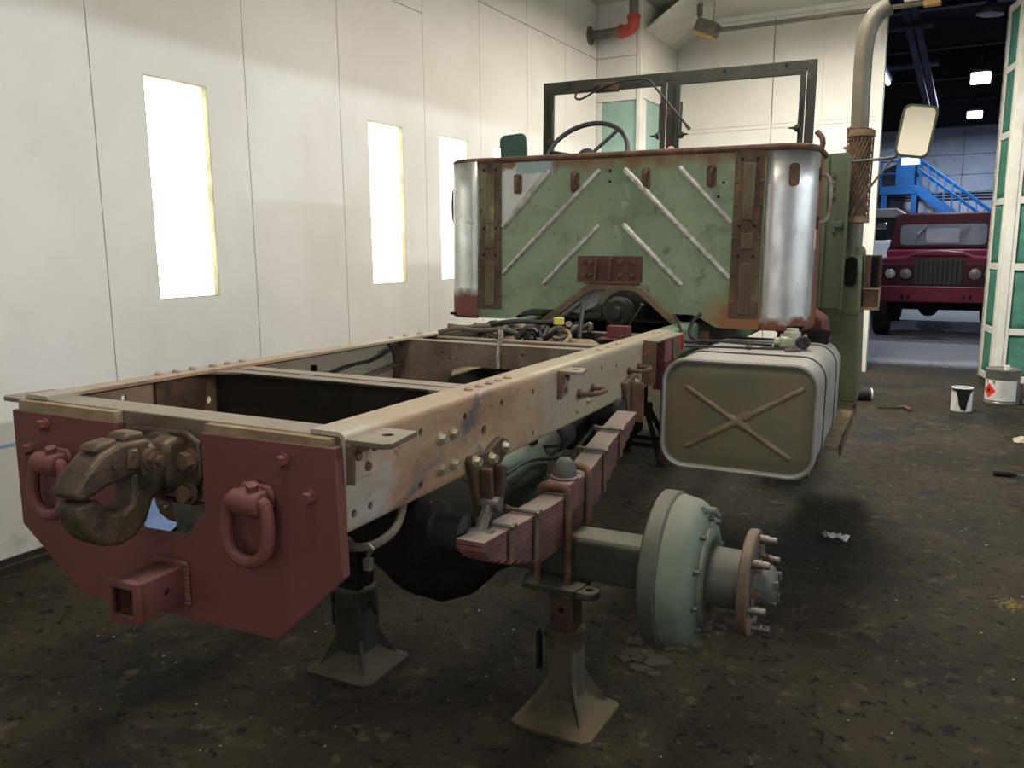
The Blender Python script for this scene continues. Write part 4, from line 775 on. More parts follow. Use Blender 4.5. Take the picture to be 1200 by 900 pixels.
    Q('hanger_rib', MB().prism([(1.56, -0.13), (1.58, -0.13), (1.585, -0.27), (1.565, -0.27)], 0, sg * (W + 0.018), sg * (W + 0.06)), m_rust, f, bevel=0.003)
    Q('bolt', MB().hexbolt((sg * (W + 0.018), 1.61, -0.135), (sg, 0, 0), 0.010, 0.014), m_bolt, f)
    Q('bushing', MB().lathe([(-0.05, 0.02), (-0.048, 0.042), (0.05, 0.042), (0.052, 0.02)], (sg * 0.40, 1.46, -0.215), (sg, 0, 0), 20), m_rubber, f)
for sg in (1, -1): springs(sg)

# axle ------------------------------------------------------------------
ax = Q('rear_axle', MB().prism([(YA - 0.05, ZA - 0.055), (YA + 0.05, ZA - 0.055), (YA + 0.055, ZA - 0.045), (YA + 0.055, ZA + 0.05), (YA + 0.045, ZA + 0.062), (YA - 0.045, ZA + 0.062), (YA - 0.055, ZA + 0.05), (YA - 0.055, ZA - 0.045)], 0, -0.73, 0.755), m_axle, bevel=0.004)
rings = []
for (x, r, zc) in ((-0.28, 0.055, ZA), (-0.20, 0.075, ZA - 0.005), (-0.08, 0.13, ZA - 0.02), (0.03, 0.172, ZA - 0.03), (0.13, 0.18, ZA - 0.03), (0.21, 0.15, ZA - 0.025), (0.29, 0.085, ZA - 0.008), (0.36, 0.058, ZA)):
    rings.append([(x, YA + 0.95 * r * math.cos(t), zc + r * math.sin(t)) for t in [2 * PI * k / 28 for k in range(28)]])
Q('diff_housing', MB().loft(rings), m_dark, ax)
Q('housing_cover', MB().lathe([(0, 0.15), (0.03, 0.15), (0.06, 0.13), (0.09, 0.08), (0.10, 0.02)], (0.10, YA - 0.10, ZA - 0.01), (0, -1, 0), 28), m_dark, ax)
for k in range(10):
    t = 2 * PI * k / 10; Q('bolt', MB().hexbolt((0.10 + 0.138 * math.cos(t), YA - 0.128, ZA - 0.01 + 0.138 * math.sin(t)), (0, -1, 0), 0.008, 0.012), m_axle, ax)
Q('diff_lug', MB().cyl((0.19, YA - 0.16, -0.43), (0.28, YA - 0.22, -0.43), 0.014, 10), m_axle, ax)
# gear housing on top of the axle
gx = Q('gear_housing', MB().lathe([(-0.16, 0.05), (-0.13, 0.095), (-0.04, 0.125), (0.05, 0.125), (0.11, 0.10), (0.15, 0.07)], (0.19, 1.10, -0.365), (0.1, 1, 0.15), 9), m_gear, bevel=0.012)
Q('input_neck', MB().lathe([(0.0, 0.075), (0.06, 0.06), (0.10, 0.06), (0.11, 0.045), (0.15, 0.045)], (0.205, 1.24, -0.345), (0.1, 1, 0.15), 16), m_gear, gx)
Q('drive_flange', MB().lathe([(0, 0.05), (0.01, 0.055), (0.03, 0.055), (0.05, 0.045), (0.09, 0.05), (0.10, 0.02)], (0.225, 1.385, -0.315), (0.1, 1, 0.1), 20), m_rubber, gx)
Q('drive_shaft', MB().cyl((0.23, 1.46, -0.305), (0.12, 3.1, -0.12), 0.032, 14), m_axle)
Q('drop_box', MB().lathe([(-0.1, 0.06), (-0.06, 0.10), (0.03, 0.10), (0.06, 0.07)], (0.02, 0.72, -0.30), (0, 1, 0.3), 10), m_dark, ax, bevel=0.01)
Q('brake_line', MB().tube([(0.27, 0.95, -0.33), (0.30, 1.05, -0.30), (0.33, 1.2, -0.335), (0.34, 1.32, -0.33), (0.36, 1.45, -0.27), (0.36, 1.55, -0.2)], 0.006, 6, sub=2).tube([(0.22, 1.02, -0.23), (0.27, 1.08, -0.27), (0.26, 1.2, -0.30), (0.30, 1.28, -0.31)], 0.006, 6, sub=2), m_wire, gx)
Q('vent_valve', MB().box(0.255, 0.285, 1.1, 1.14, -0.275, -0.235).cyl((0.27, 1.12, -0.235), (0.27, 1.12, -0.21), 0.009, 8), m_dark, gx)

# hub and drum -----------------------------------------------------------
def hub(sg):
    o = (0 if sg == 1 else 0.05, YA, ZA); d = (sg, 0, 0)
    dr = Q('brake_drum', MB().lathe([(0.748, 0.10), (0.750, 0.194), (0.756, 0.202), (0.792, 0.202), (0.797, 0.197)], o, d, 48), m_drumd)
    Q('drum_cover', MB().lathe([(0.796, 0.1), (0.797, 0.1945), (0.801, 0.196), (0.845, 0.187), (0.860, 0.178), (0.872, 0.160), (0.878, 0.142), (0.880, 0.10)], o, d, 48), m_drum if sg == 1 else m_drumd, dr)
    Q('drum_ring', MB().lathe([(0.876, 0.09), (0.879, 0.128), (0.888, 0.128), (0.892, 0.118), (0.893, 0.085), (0.89, 0.078)], o, d, 40), m_drum, dr)
    for k in range(10):
        t = 2 * PI * (k + 0.4) / 10; Q('cover_bolt', MB().hexbolt((sg * 0.874, YA + 0.145 * math.cos(t), ZA + 0.145 * math.sin(t)), (sg, 0, 0), 0.008, 0.015), m_hub, dr)
    Q('spring_clip', MB().tube([(sg * 0.868, YA - 0.02, ZA + 0.175), (sg * 0.885, YA + 0.02, ZA + 0.165), (sg * 0.888, YA + 0.06, ZA + 0.140)], 0.008, 8), m_drum, dr)
    h = Q('wheel_hub', MB().lathe([(0.885, 0.04), (0.885, 0.085), (0.890, 0.079), (0.90, 0.0755), (0.968, 0.074), (0.976, 0.082), (0.978, 0.05)], o, d, 36), m_hub)
    fl_ = Q('hub_flange', MB().lathe([(0.974, 0.05), (0.974, 0.128), (0.978, 0.132), (0.996, 0.132), (1.0, 0.128), (1.0, 0.092), (0.996, 0.09), (0.996, 0.03)], o, d, 40), m_flange, h)
    cut(fl_, MB().cyl((sg * 0.95, YA, ZA + 0.117), (sg * 1.02, YA, ZA + 0.117), 0.006, 10))
    for k in range(6):
        t = 2 * PI * (k + 0.25) / 6; p = Vector((sg * 0.996, YA + 0.108 * math.cos(t), ZA + 0.108 * math.sin(t)))
        Q('wheel_stud', MB().lathe([(0, 0.0115), (0.026, 0.0115), (0.028, 0.0095), (0.044, 0.009), (0.046, 0.006)], p, d, 12), m_stud, h)
    Q('hub_cap', MB().lathe([(0.996, 0.03), (0.996, 0.086), (1.004, 0.086), (1.006, 0.06), (1.012, 0.056), (1.026, 0.054), (1.040, 0.046), (1.050, 0.030), (1.052, 0.004)], o, d, 32), m_hub, h)
    for k in range(8):
        t = 2 * PI * k / 8; Q('cap_bolt', MB().hexbolt((sg * 1.003, YA + 0.073 * math.cos(t), ZA + 0.073 * math.sin(t)), (sg, 0, 0), 0.0075, 0.018), m_rust, h)
    for k in range(3):
        t = 2 * PI * (k + 0.3) / 3; Q('cap_lug', MB().box(sg * 1.045 - 0.012, sg * 1.045 + 0.012, YA + 0.03 * math.cos(t) - 0.006, YA + 0.03 * math.cos(t) + 0.006, ZA + 0.03 * math.sin(t) - 0.01, ZA + 0.03 * math.sin(t) + 0.01), m_hub, h, bevel=0.002)
for sg in (1, -1): hub(sg)

# fuel tank ---------------------------------------------------------------
TX0, TX1, TZ0, TZ1, TY0, TY1 = 0.487, 1.033, -0.478, -0.072, 1.83, 2.80
def tring(y, e): return [(a, y, b) for a, b in rrect(TX0 - e, TX1 + e, TZ0 - e, TZ1 + e, 0.085 + e, 7)]
tk = Q('fuel_tank', MB().loft([tring(TY0 + 0.028, -0.006), tring(TY0 + 0.028, 0.0), tring(TY1 - 0.02, 0.0), tring(TY1, -0.02)]), m_tank)
Q('end_rim', MB().loft([tring(TY0 + 0.03, 0.004), tring(TY0, 0.004), tring(TY0 - 0.003, -0.003), tring(TY0, -0.010), tring(TY0 + 0.022, -0.012)], caps=False), m_tank, tk)
Q('end_panel', MB().loft([tring(TY0 + 0.020, -0.009), tring(TY0 + 0.014, -0.035), tring(TY0 + 0.012, -0.05)]), m_tankend, tk)
def bead(mb, p, q, r, y, h):
    d = Vector((q[0] - p[0], 0, q[1] - p[1])); 
    P0 = Vector((p[0], y, p[1])); P1 = Vector((q[0], y, q[1])); dn = d.normalized(); nn = Vector((dn.z, 0, -dn.x)); up = Vector((0, -1, 0))
    rings = []
    L0 = d.length; N_ = 10
    st_ = [0, 0.35, 0.7, 1.0]
    for t, s_ in [(-r, 0.05), (-r * 0.7, 0.7), (0, 1.0), (L0, 1.0), (L0 + r * 0.7, 0.7), (L0 + r, 0.05)]:
        rings.append([P0 + dn * t + nn * (r * s_ * math.cos(a)) + up * (h * s_ * math.sin(a)) for a in [PI * k / 8 for k in range(9)]])
    mb.loft(rings, closed=False); return mb
Q('embossed_cross', bead(bead(bead(bead(MB(), (0.578, -0.178), (0.945, -0.405), 0.0105, TY0 + 0.0125, 0.009), (0.580, -0.398), (0.978, -0.156), 0.0115, TY0 + 0.0125, 0.009), (0.745, -0.281), (0.79, -0.309), 0.017, TY0 + 0.0125, 0.009), (0.75, -0.294), (0.80, -0.264), 0.017, TY0 + 0.0125, 0.009), m_tankx, tk)
for y in (2.11, 2.58):
    Q('strap', MB().loft([tring(y - 0.018, 0.002), tring(y - 0.018, 0.006), tring(y + 0.018, 0.006), tring(y + 0.018, 0.002)], caps=False), m_tank, tk)
    Q('strap_groove', MB().loft([tring(y - 0.026, 0.0005), tring(y - 0.026, 0.003), tring(y - 0.018, 0.003), tring(y - 0.018, 0.0005)], caps=False), m_groove, tk)
Q('filler_neck', MB().lathe([(0, 0.05), (0.03, 0.048), (0.032, 0.056), (0.055, 0.054), (0.06, 0.03)], (0.94, 2.67, TZ1 - 0.002), (0, 0, 1), 20), m_dark, tk)
Q('sender_plate', MB().cyl((0.80, 2.33, TZ1 - 0.001), (0.80, 2.33, TZ1 + 0.006), 0.045, 20).cyl((0.72, 2.25, TZ1), (0.72, 2.25, TZ1 + 0.02), 0.012, 10), m_stud, tk)
Q('fuel_line', MB().tube([(0.80, 2.33, TZ1 + 0.015), (0.68, 2.30, TZ1 + 0.02), (0.55, 2.26, TZ1 + 0.03), (0.45, 2.24, -0.06), (0.42, 2.4, -0.02)], 0.006, 6, sub=2).tube([(0.90, 2.30, TZ1 + 0.008), (0.78, 2.20, TZ1 + 0.012), (0.60, 2.12, TZ1 + 0.02), (0.50, 2.10, -0.055)], 0.005, 6, sub=2), m_wire, tk)
for y in (2.0, 2.62): Q('tank_bracket', MB().box(W + 0.001, TX1 - 0.03, y, y + 0.05, TZ0 - 0.035, TZ0 - 0.008).box(W + 0.001, TX0 - 0.008, y, y + 0.05, TZ0 - 0.01, -0.04), m_rust, tk, bevel=0.003)
Q('transfer_case', MB().box(-0.26, 0.24, 1.95, 2.45, -0.50, -0.13).lathe([(-0.1, 0.08), (-0.06, 0.12), (0.0, 0.13)], (0.0, 1.95, -0.28), (0, 1, 0), 16), m_dark, bevel=0.04)
Q('dark_filler_tank', MB().lathe([(-0.5, 0.03), (-0.48, 0.09), (-0.44, 0.115), (0.44, 0.115), (0.48, 0.09), (0.5, 0.03)], (-0.29, 2.06, -0.285), (0, 1, 0), 20), m_dark)  # black cylinder added to darken the bright gap under the crossmember arch
Q('filler_tank_strap', MB().lathe([(-0.02, 0.116), (-0.02, 0.119), (0.02, 0.119), (0.02, 0.116)], (-0.29, 1.85, -0.285), (0, 1, 0), 20), m_axle)
# rail box beside the tank
tb = Q('tank_hanger', MB().box(W + 0.001, W + 0.05, 1.745, 1.752, -0.165, -0.012).box(W + 0.001, W + 0.006, 1.752, 1.86, -0.165, -0.012), m_rust, bevel=0.001)
Q('hanger_channel', MB().box(W + 0.007, W + 0.052, 1.865, 1.96, -0.20, -0.010), m_redtail, tb, bevel=0.003)
Q('hanger_channel', MB().box(W + 0.007, W + 0.052, 1.985, 2.10, -0.20, -0.010), m_rust, tb, bevel=0.003)
Q('red_reflector', MB().box(W + 0.015, W + 0.052, 2.135, 2.142, -0.075, -0.005), m_redlens, tb)
Q('hanger_top', MB().box(W - 0.02, W + 0.055, 1.76, 2.12, -0.010, -0.004), m_cross, tb)
Q('hanger_rod', MB().cyl((W + 0.03, 2.15, -0.060), (0.58, 2.15, -0.062), 0.005, 6), m_stud, tb)
# running board
rb = Q('running_board', MB().box(0.955, 1.07, 2.50, 3.62, TZ0 - 0.03, TZ0 - 0.008), m_tan, bevel=0.003)
Q('board_edge', MB().box(1.071, 1.078, 2.50, 3.62, TZ0 - 0.05, TZ0 - 0.006), m_rust, rb)

# cab -------------------------------------------------------------------
YC = 2.59; ZT = 0.762; XC = 0.895; RC = 0.155
cabo = MB()
def plan(x0=None, n=9):
    """right-hand plan path from the back plane round the corner to the side"""
    pts = []
    cx, cy = XC - RC, YC + RC
    for k in range(n + 1):
        a = -PI / 2 + PI / 2 * k / n; pts.append((cx + RC * math.cos(a), cy + RC * math.sin(a)))
    pts.append((XC, YC + 0.32)); pts.append((XC, YC + 0.42))
    return pts
# green back panel with the shaped lower edge
def zlow(x):
    ax_ = abs(x)
    if ax_ < 0.40: return 0.036
    if ax_ < 0.53:
        t = (ax_ - 0.40) / 0.13; return 0.036 - 0.055 * (3 * t * t - 2 * t ** 3)
    return -0.019
xs = [-0.735, -0.70, -0.57, -0.54, -0.51, -0.485, -0.46, -0.43, -0.40, -0.31] 
arch = [(-0.262, 0.036), (-0.085, 0.165), (0.135, 0.165), (0.305, 0.036)]
low_pts = [(x, zlow(x)) for x in xs] + arch + [(-x, zlow(x)) for x in xs[::-1]]
cab = Q('cab', MB().prism([(0.735, ZT), (-0.735, ZT)] + low_pts, 1, YC, YC + 0.012), m_back)
for sg, m in ((1, m_silver), (-1, m_silverL)):
    pp = [(sg * 0.70, YC - 0.001)] + [(sg * a, b - (0.001 if i == 0 else 0)) for i, (a, b) in enumerate(plan())]
    rows = [[(a, b, z) for a, b in pp] for z in (-0.022, 0.0, 0.05, 0.15, 0.35, 0.6, ZT)]
    o = Q('corner_panel', MB().loft(rows, closed=False), m, cab)
    if sg == -1: o.data.flip_normals()
    md = o.modifiers.new('solid', 'SOLIDIFY'); md.thickness = 0.012; md.offset = -1
# rim round the top
def rimpath(off, z): 
    r = [(a, b, z) for a, b in plan()]; l = [(-a, b, z) for a, b in plan()][::-1]; return l + r
Q('top_rim', MB().tube(rimpath(0, ZT), 0.014, 8), m_rust, cab)
Q('top_cap', MB().loft([[(-XC + .01, YC + 0.42, ZT - 0.004)] + [(a * 0.985, b + 0.006, ZT - 0.004) for a, b, _ in rimpath(0, 0)] + [(XC - .01, YC + 0.42, ZT - 0.004)],
                    [(-XC + .05, YC + 0.42, ZT + 0.004)] + [(a * 0.93, b + 0.05, ZT + 0.006) for a, b, _ in rimpath(0, 0)] + [(XC - .05, YC + 0.42, ZT + 0.004)]], closed=False), m_rust, cab)
# beads
BEADS = [((-0.555, 0.212), (-0.063, 0.690), 0.0125), ((0.070, 0.690), (0.557, 0.210), 0.0145), ((-0.553, 0.446), (-0.322, 0.692), 0.018), ((0.326, 0.688), (0.555, 0.452), 0.013), ((-0.330, 0.166), (-0.062, 0.434), 0.0125), ((0.071, 0.437), (0.341, 0.176), 0.0145)]
for p, q, r in BEADS: Q('raised_bead', bead(MB(), p, q, r, YC, 0.011), m_bead, cab)
# fluted reinforcing strips
for sg in (1, -1):
    x0, x1 = sg * 0.5677, sg * 0.6935; a, b = min(x0, x1), max(x0, x1)
    s_ = Q('reinforcing_strip', MB().box(a, b, YC - 0.007, YC + 0.0, 0.03, 0.752), m_ruststrip, cab, bevel=0.002)
    cx_ = (a + b) / 2
    for (z0, z1) in ((0.045, 0.27), (0.33, 0.40), (0.455, 0.70)):
        Q('flute', MB().box(cx_ - 0.026, cx_ + 0.026, YC - 0.013, YC - 0.006, z0, z1), m_flute, s_, bevel=0.005)
        if z1 - z0 > 0.1: Q('flute_groove', MB().box(cx_ - 0.008, cx_ + 0.008, YC - 0.0155, YC - 0.012, z0 + 0.02, z1 - 0.015), m_flute, s_, bevel=0.003)
    for z in (0.715, 0.43, 0.30): 
        for dx in (-0.033, 0.033): Q('hole', MB().cyl((cx_ + dx, YC - 0.0085, z), (cx_ + dx, YC - 0.004, z), 0.0075, 10), m_black, s_)
    for z in (0.10, 0.22, 0.38, 0.52, 0.62):
        for dx in (-0.054, 0.054): Q('rivet', MB().lathe([(0, 0.009), (0.004, 0.007), (0.006, 0.002)], (cx_ + dx, YC - 0.007, z), (0, -1, 0), 8), m_rust, s_)
# tarp hooks
def hook(x, z, y, n=(0, -1, 0), flip=1):
    h = Q('tarp_hook', MB().prism(rrect(x - 0.021, x + 0.021, z - 0.05, z + 0.045, 0.015, 3), 1, y - 0.006, y), m_rust, cab)
    Q('hook_tongue', MB().tube([(x + flip * 0.008, y - 0.005, z + 0.035), (x + flip * 0.004, y - 0.024, z + 0.03), (x - flip * 0.002, y - 0.028, z - 0.005), (x, y - 0.022, z - 0.035)], 0.008, 8, sub=1), m_rust, h)
hook(-0.478, 0.646, YC); hook(-0.179, 0.648, YC); hook(0.168, 0.65, YC); hook(0.467, 0.651, YC)
hq = MB().prism(rrect(-0.021, 0.021, -0.05, 0.045, 0.015, 3), 1, -0.008, 0).xf(Matrix.Translation((0.812, YC + 0.018, 0.648)) @ Matrix.Rotation(math.radians(28), 4, 'Z'))
Q('tarp_hook', hq, m_rust, cab)
# hinge bracket low on the back
br = Q('spare_bracket', MB().box(-0.157, 0.165, YC - 0.008, YC - 0.0005, 0.178, 0.298), mat('maroon_rust', (0.105, 0.05, 0.035), (0.07, 0.035, 0.025), 9, 0.7, 0, 0.2, 50), cab, bevel=0.002)
for x in (-0.055, 0.015): Q('bracket_rib', MB().prism([(YC - 0.008, 0.292), (YC - 0.025, 0.285), (YC - 0.05, 0.188), (YC - 0.008, 0.188)], 0, x - 0.005, x + 0.005), MATS['maroon_rust'], br)
Q('bracket_shelf', MB().box(-0.10, 0.155, YC - 0.055, YC - 0.008, 0.166, 0.180), MATS['maroon_rust'], br, bevel=0.003)
for x in (-0.12, -0.09, 0.06, 0.12):
    for z in (0.21, 0.27): Q('bolt', MB().hexbolt((x, YC - 0.008, z), (0, -1, 0), 0.010, 0.012), m_rust, br)
# small drilled marks
for (x, z) in ((-0.005, 0.69), (-0.005, 0.64), (0.5, 0.56), (0.52, 0.62)): Q('hole', MB().cyl((x, YC - 0.0008, z), (x, YC + 0.002, z), 0.007, 8), m_black, cab)
# cab mount arch and the gearbox seen through it
am = Q('mount_arch', MB().tube([(-0.330, YC - 0.035, -0.03), (-0.255, YC - 0.035, 0.02), (-0.095, YC - 0.035, 0.143), (-0.055, YC - 0.035, 0.155), (0.125, YC - 0.035, 0.155), (0.165, YC - 0.035, 0.143), (0.30, YC - 0.035, 0.03), (0.365, YC - 0.035, -0.02)], 0.023, 4), mat('olive_brown_arch', (0.16, 0.115, 0.065), (0.10, 0.07, 0.042), 9, 0.65, 0, 0.15, 50), bevel=0.003)
Q('inner_flap', MB().prism([(-0.24, 0.035), (-0.09, 0.142), (-0.02, 0.142), (-0.07, 0.06), (-0.16, 0.02)], 1, YC + 0.02, YC + 0.028), m_tank, cab)
Q('floor_pan', MB().box(-0.88, 0.88, YC + 0.02, YC + 1.05, -0.012, 0.0), m_dark, cab)
tr = Q('transmission', MB().lathe([(-0.10, 0.05), (-0.07, 0.10), (0.0, 0.135), (0.25, 0.15), (0.7, 0.17)], (0.04, YC + 0.16, 0.0), (0, 1, 0), 20), m_dark)
Q('bell_housing', MB().lathe([(-0.03, 0.04), (-0.02, 0.072), (0.03, 0.078), (0.05, 0.06)], (0.04, YC + 0.06, 0.03), (0, -1, 0), 18).lathe([(0, 0.03), (0.04, 0.028)], (0.04, YC + 0.02, 0.03), (0, -1, 0), 14), m_axle, tr)
Q('stay_rod', MB().cyl((0.115, YC - 0.02, -0.02), (0.185, YC - 0.06, 0.075), 0.004, 6).cyl((0.185, YC - 0.06, 0.075), (0.187, YC - 0.062, 0.08), 0.009, 8), m_stud, tr)
# grab handles at both rear corners
for sg in (1, -1):
    x = sg * (XC + 0.002); y = YC + (0.21 if sg == 1 else 0.17)
    pts = [(x, y, 0.66), (x + sg * 0.035, y, 0.655), (x + sg * 0.048, y, 0.61), (x + sg * 0.048, y, 0.50), (x + sg * 0.035, y, 0.455), (x, y, 0.45)]
    gh = Q('grab_handle', MB().tube(pts, 0.0085, 8, sub=2), m_silver if sg == 1 else m_rust, cab)
    for z in (0.66, 0.45): Q('handle_foot', MB().prism(rrect(y - 0.018, y + 0.018, z - 0.028, z + 0.028, 0.01, 2), 0, x - sg * 0.001, x + sg * 0.006), m_rust, gh)
# door latch strips on the right side
Q('strike_plate', MB().box(XC - 0.0, XC + 0.005, YC + 0.14, YC + 0.19, 0.33, 0.42), m_silver, cab)
# cowl, dash, seats : the inside of the cab
cw = Q('cowl', MB().prism([(YC + 1.0, -0.0), (YC + 1.0, 0.70), (YC + 0.80, 0.72), (YC + 0.78, 0.60), (YC + 0.95, 0.50), (YC + 0.95, -0.0)], 0, -0.82, 0.82), m_green, cab, bevel=0.008)
for sx in (-0.40, 0.40):
    s_ = Q('seat', MB().box(sx - 0.23, sx + 0.23, YC + 0.10, YC + 0.52, 0.16, 0.28), m_axle, cab, bevel=0.03, seg=3); Q('seat_back', MB().box(sx - 0.23, sx + 0.23, YC + 0.04, YC + 0.13, 0.26, 0.66), m_axle, s_, bevel=0.03, seg=3)
# right cowl side / hinge pillar
hp = Q('hinge_pillar', MB().prism([(0.815, 0.035), (0.815, 0.745), (0.862, 0.805), (0.955, 0.81), (0.985, 0.785), (0.985, 0.04)], 1, 3.34, 3.352), m_pillar, bevel=0.002)
Q('pillar_flange', MB().box(0.87, 0.884, 3.322, 3.341, 0.04, 0.80).box(0.973, 0.986, 3.315, 3.341, 0.03, 0.79), m_pillar, hp, bevel=0.002)
Q('pillar_side', MB().box(0.80, 0.816, 3.35, 3.62, 0.0, 0.76), m_green, hp)
Q('pillar_slot', MB().prism(rrect(0.838, 0.862, 0.17, 0.335, 0.01, 3), 1, 3.336, 3.3405), m_black, hp)
for (x, z) in ((0.91, 0.70), (0.91, 0.60), (0.84, 0.66)): Q('boss', MB().cyl((x, 3.332, z), (x, 3.341, z), 0.012, 10), m_gear, hp)
Q('door_catch', MB().box(0.925, 0.965, 3.328, 3.341, 0.445, 0.475).box(0.915, 0.93, 3.33, 3.341, 0.42, 0.50), m_gear, hp, bevel=0.002); Q('door_catch', MB().box(0.892, 0.918, 3.33, 3.341, 0.635, 0.67), m_gear, hp, bevel=0.003)
# fender / splash panel with dome, rusty box
fe = Q('fender_panel', MB().prism([(0.80, -0.45), (0.80, 0.10), (0.93, 0.16), (0.985, 0.36), (1.04, 0.365), (1.06, 0.34), (1.085, -0.45)], 1, 3.40, 3.80), m_olive, bevel=0.015, seg=3)
Q('stiffener', MB().prism([(0.99, 0.012), (1.075, 0.012), (1.075, 0.022), (0.99, 0.022)], 1, 3.392, 3.401), m_olive, fe)
Q('scoop_hole', MB().prism(rrect(0.985, 1.042, 0.15, 0.30, 0.025, 4), 1, 3.388, 3.401), m_dark, fe)
bxr = Q('rusty_box', MB().box(1.075, 1.15, 3.46, 3.62, 0.035, 0.145).box(1.075, 1.10, 3.46, 3.62, 0.145, 0.31).box(1.10, 1.15, 3.60, 3.62, 0.145, 0.31), m_rust, bevel=0.003)
Q('box_dark_interior', MB().box(1.10, 1.135, 3.57, 3.6, 0.145, 0.30), m_black, bxr)  # black slab stands for the dark inside of the open box
Q('box_rim', MB().box(1.07, 1.155, 3.455, 3.462, 0.03, 0.045).box(1.07, 1.155, 3.455, 3.462, 0.135, 0.147).box(1.148, 1.156, 3.455, 3.462, 0.03, 0.15), m_tan, bxr)
Q('red_floor_panel', MB().prism([(0.70, -0.05), (0.70, 0.07), (0.83, 0.07), (0.93, 0.0), (0.95, -0.10), (0.94, -0.13), (0.80, -0.12)], 1, 3.0, 3.30), mat('faded_red_primer', (0.17, 0.06, 0.045), (0.12, 0.05, 0.035), 6, 0.7, 0, 0.1, 40, [((0.27, 0.25, 0.19), 9, 0.6, 0.7, 0.7, 0)]), bevel=0.01)
# front fenders / hood carcass to complete the vehicle ahead of the cab
Q('engine_block', MB().box(-0.28, 0.28, YC + 1.05, YC + 2.1, -0.02, 0.55), m_axle, bevel=0.03)
Q('radiator', MB().box(-0.36, 0.36, YC + 2.2, YC + 2.3, 0.0, 0.66), m_green, bevel=0.02)
fa = Q('front_axle', MB().cyl((-0.85, 4.35, -0.42), (0.85, 4.35, -0.42), 0.06, 14).lathe([(-0.14, 0.06), (-0.09, 0.16), (0.09, 0.16), (0.14, 0.06)], (0.1, 4.35, -0.42), (0, 1, 0), 18), m_dark)
for sg in (1, -1):
    wh = Q('front_wheel', MB().lathe([(-0.11, 0.26), (-0.12, 0.42), (-0.09, 0.475), (0.09, 0.475), (0.12, 0.42), (0.11, 0.26)], (sg * 0.70, 4.35, -0.475), (1, 0, 0), 32), m_tyre)
    Q('wheel_rim', MB().lathe([(-0.10, 0.05), (-0.05, 0.25), (0.05, 0.25), (0.10, 0.05)], (sg * 0.70, 4.35, -0.475), (1, 0, 0), 24), m_olive, wh)

# windshield ----------------------------------------------------------------
YWS = 3.555; XWS = 0.772; ZWS = 1.312
wf = Q('windshield_frame', MB().box(-XWS, XWS, YWS, YWS + 0.035, ZWS - 0.05, ZWS), m_wfr, bevel=0.004)
for x0, x1 in ((-XWS, -XWS + 0.045), (XWS - 0.045, XWS), (-0.015, 0.032)): Q('post', MB().box(x0, x1, YWS - 0.001, YWS + 0.034, 0.70, ZWS - (0.0 if abs(x0) > .1 else .05)), m_wfr, wf, bevel=0.003)
Q('bottom_bar', MB().box(-XWS, XWS, YWS, YWS + 0.035, 0.70, 0.75), m_wfr, wf)
for (a, b) in ((-XWS + 0.048, -0.018), (0.035, XWS - 0.048)):
    sf = Q('sash', MB().box(a, b, YWS - 0.022, YWS - 0.002, ZWS - 0.075, ZWS - 0.052), m_wfr, wf, bevel=0.002)
    Q('sash_stile', MB().box(a, a + 0.028, YWS - 0.022, YWS - 0.002, 0.76, ZWS - 0.075), m_wfr, sf, bevel=0.002); Q('sash_stile', MB().box(b - 0.028, b, YWS - 0.022, YWS - 0.002, 0.76, ZWS - 0.075), m_wfr, sf, bevel=0.002)
for x in (-XWS + 0.07, -0.045, 0.075, XWS - 0.07):
    k = Q('sash_clamp', MB().tube([(x, YWS - 0.03, 0.98), (x + 0.003, YWS - 0.035, 1.09), (x, YWS - 0.025, 1.14)], 0.007, 6), m_wfr, wf)
    Q('clamp_knob', MB().lathe([(0, 0.022), (0.012, 0.02), (0.022, 0.008), (0.05, 0.003)], (x, YWS - 0.035, 0.965), (-1 if x != 0.075 else 1, -0.3, 0), 10), m_wfr, k)
Q('wiper_motor', MB().box(-0.44, -0.29, YWS - 0.055, YWS - 0.005, ZWS - 0.085, ZWS - 0.035), m_post, wf, bevel=0.006)
Q('wiper_hose', MB().tube([(-0.40, YWS - 0.06, ZWS - 0.05), (-0.45, YWS - 0.07, ZWS - 0.075), (-0.53, YWS - 0.07, ZWS - 0.075), (-0.545, YWS - 0.07, ZWS - 0.115), (-0.50, YWS - 0.07, ZWS - 0.125), (-0.40, YWS - 0.065, ZWS - 0.07), (-0.28, YWS - 0.05, ZWS - 0.035), (-0.15, YWS - 0.04, ZWS - 0.03)], 0.006, 6, sub=2), m_wire, wf)
Q('wiper_arm', MB().tube([(-0.14, YWS - 0.05, ZWS - 0.035), (-0.10, YWS - 0.055, ZWS - 0.05), (0.125, YWS - 0.06, 1.0)], 0.007, 6).cyl((0.115, YWS - 0.06, 1.01), (0.135, YWS - 0.06, 0.988), 0.010, 6), m_wfr, wf)
for x in (-0.60, -0.22, 0.30, 0.62): Q('bolt', MB().cyl((x, YWS - 0.004, ZWS - 0.018), (x, YWS + 0.001, ZWS - 0.018), 0.008, 8), m_black, wf)
Q('hinge_clamp', MB().tube([(0.80, 3.50, 0.79), (0.835, 3.47, 0.86), (0.83, 3.47, 0.905), (0.80, 3.48, 0.935)], 0.014, 8, sub=1).box(0.78, 0.83, 3.47, 3.5, 0.80, 0.85), m_rust, wf)
Q('signal_button', MB().lathe([(0, 0.03), (0.03, 0.026), (0.05, 0.012)], (0.045, 3.45, 0.845), (0, 0, 1), 10), m_pink, wf)
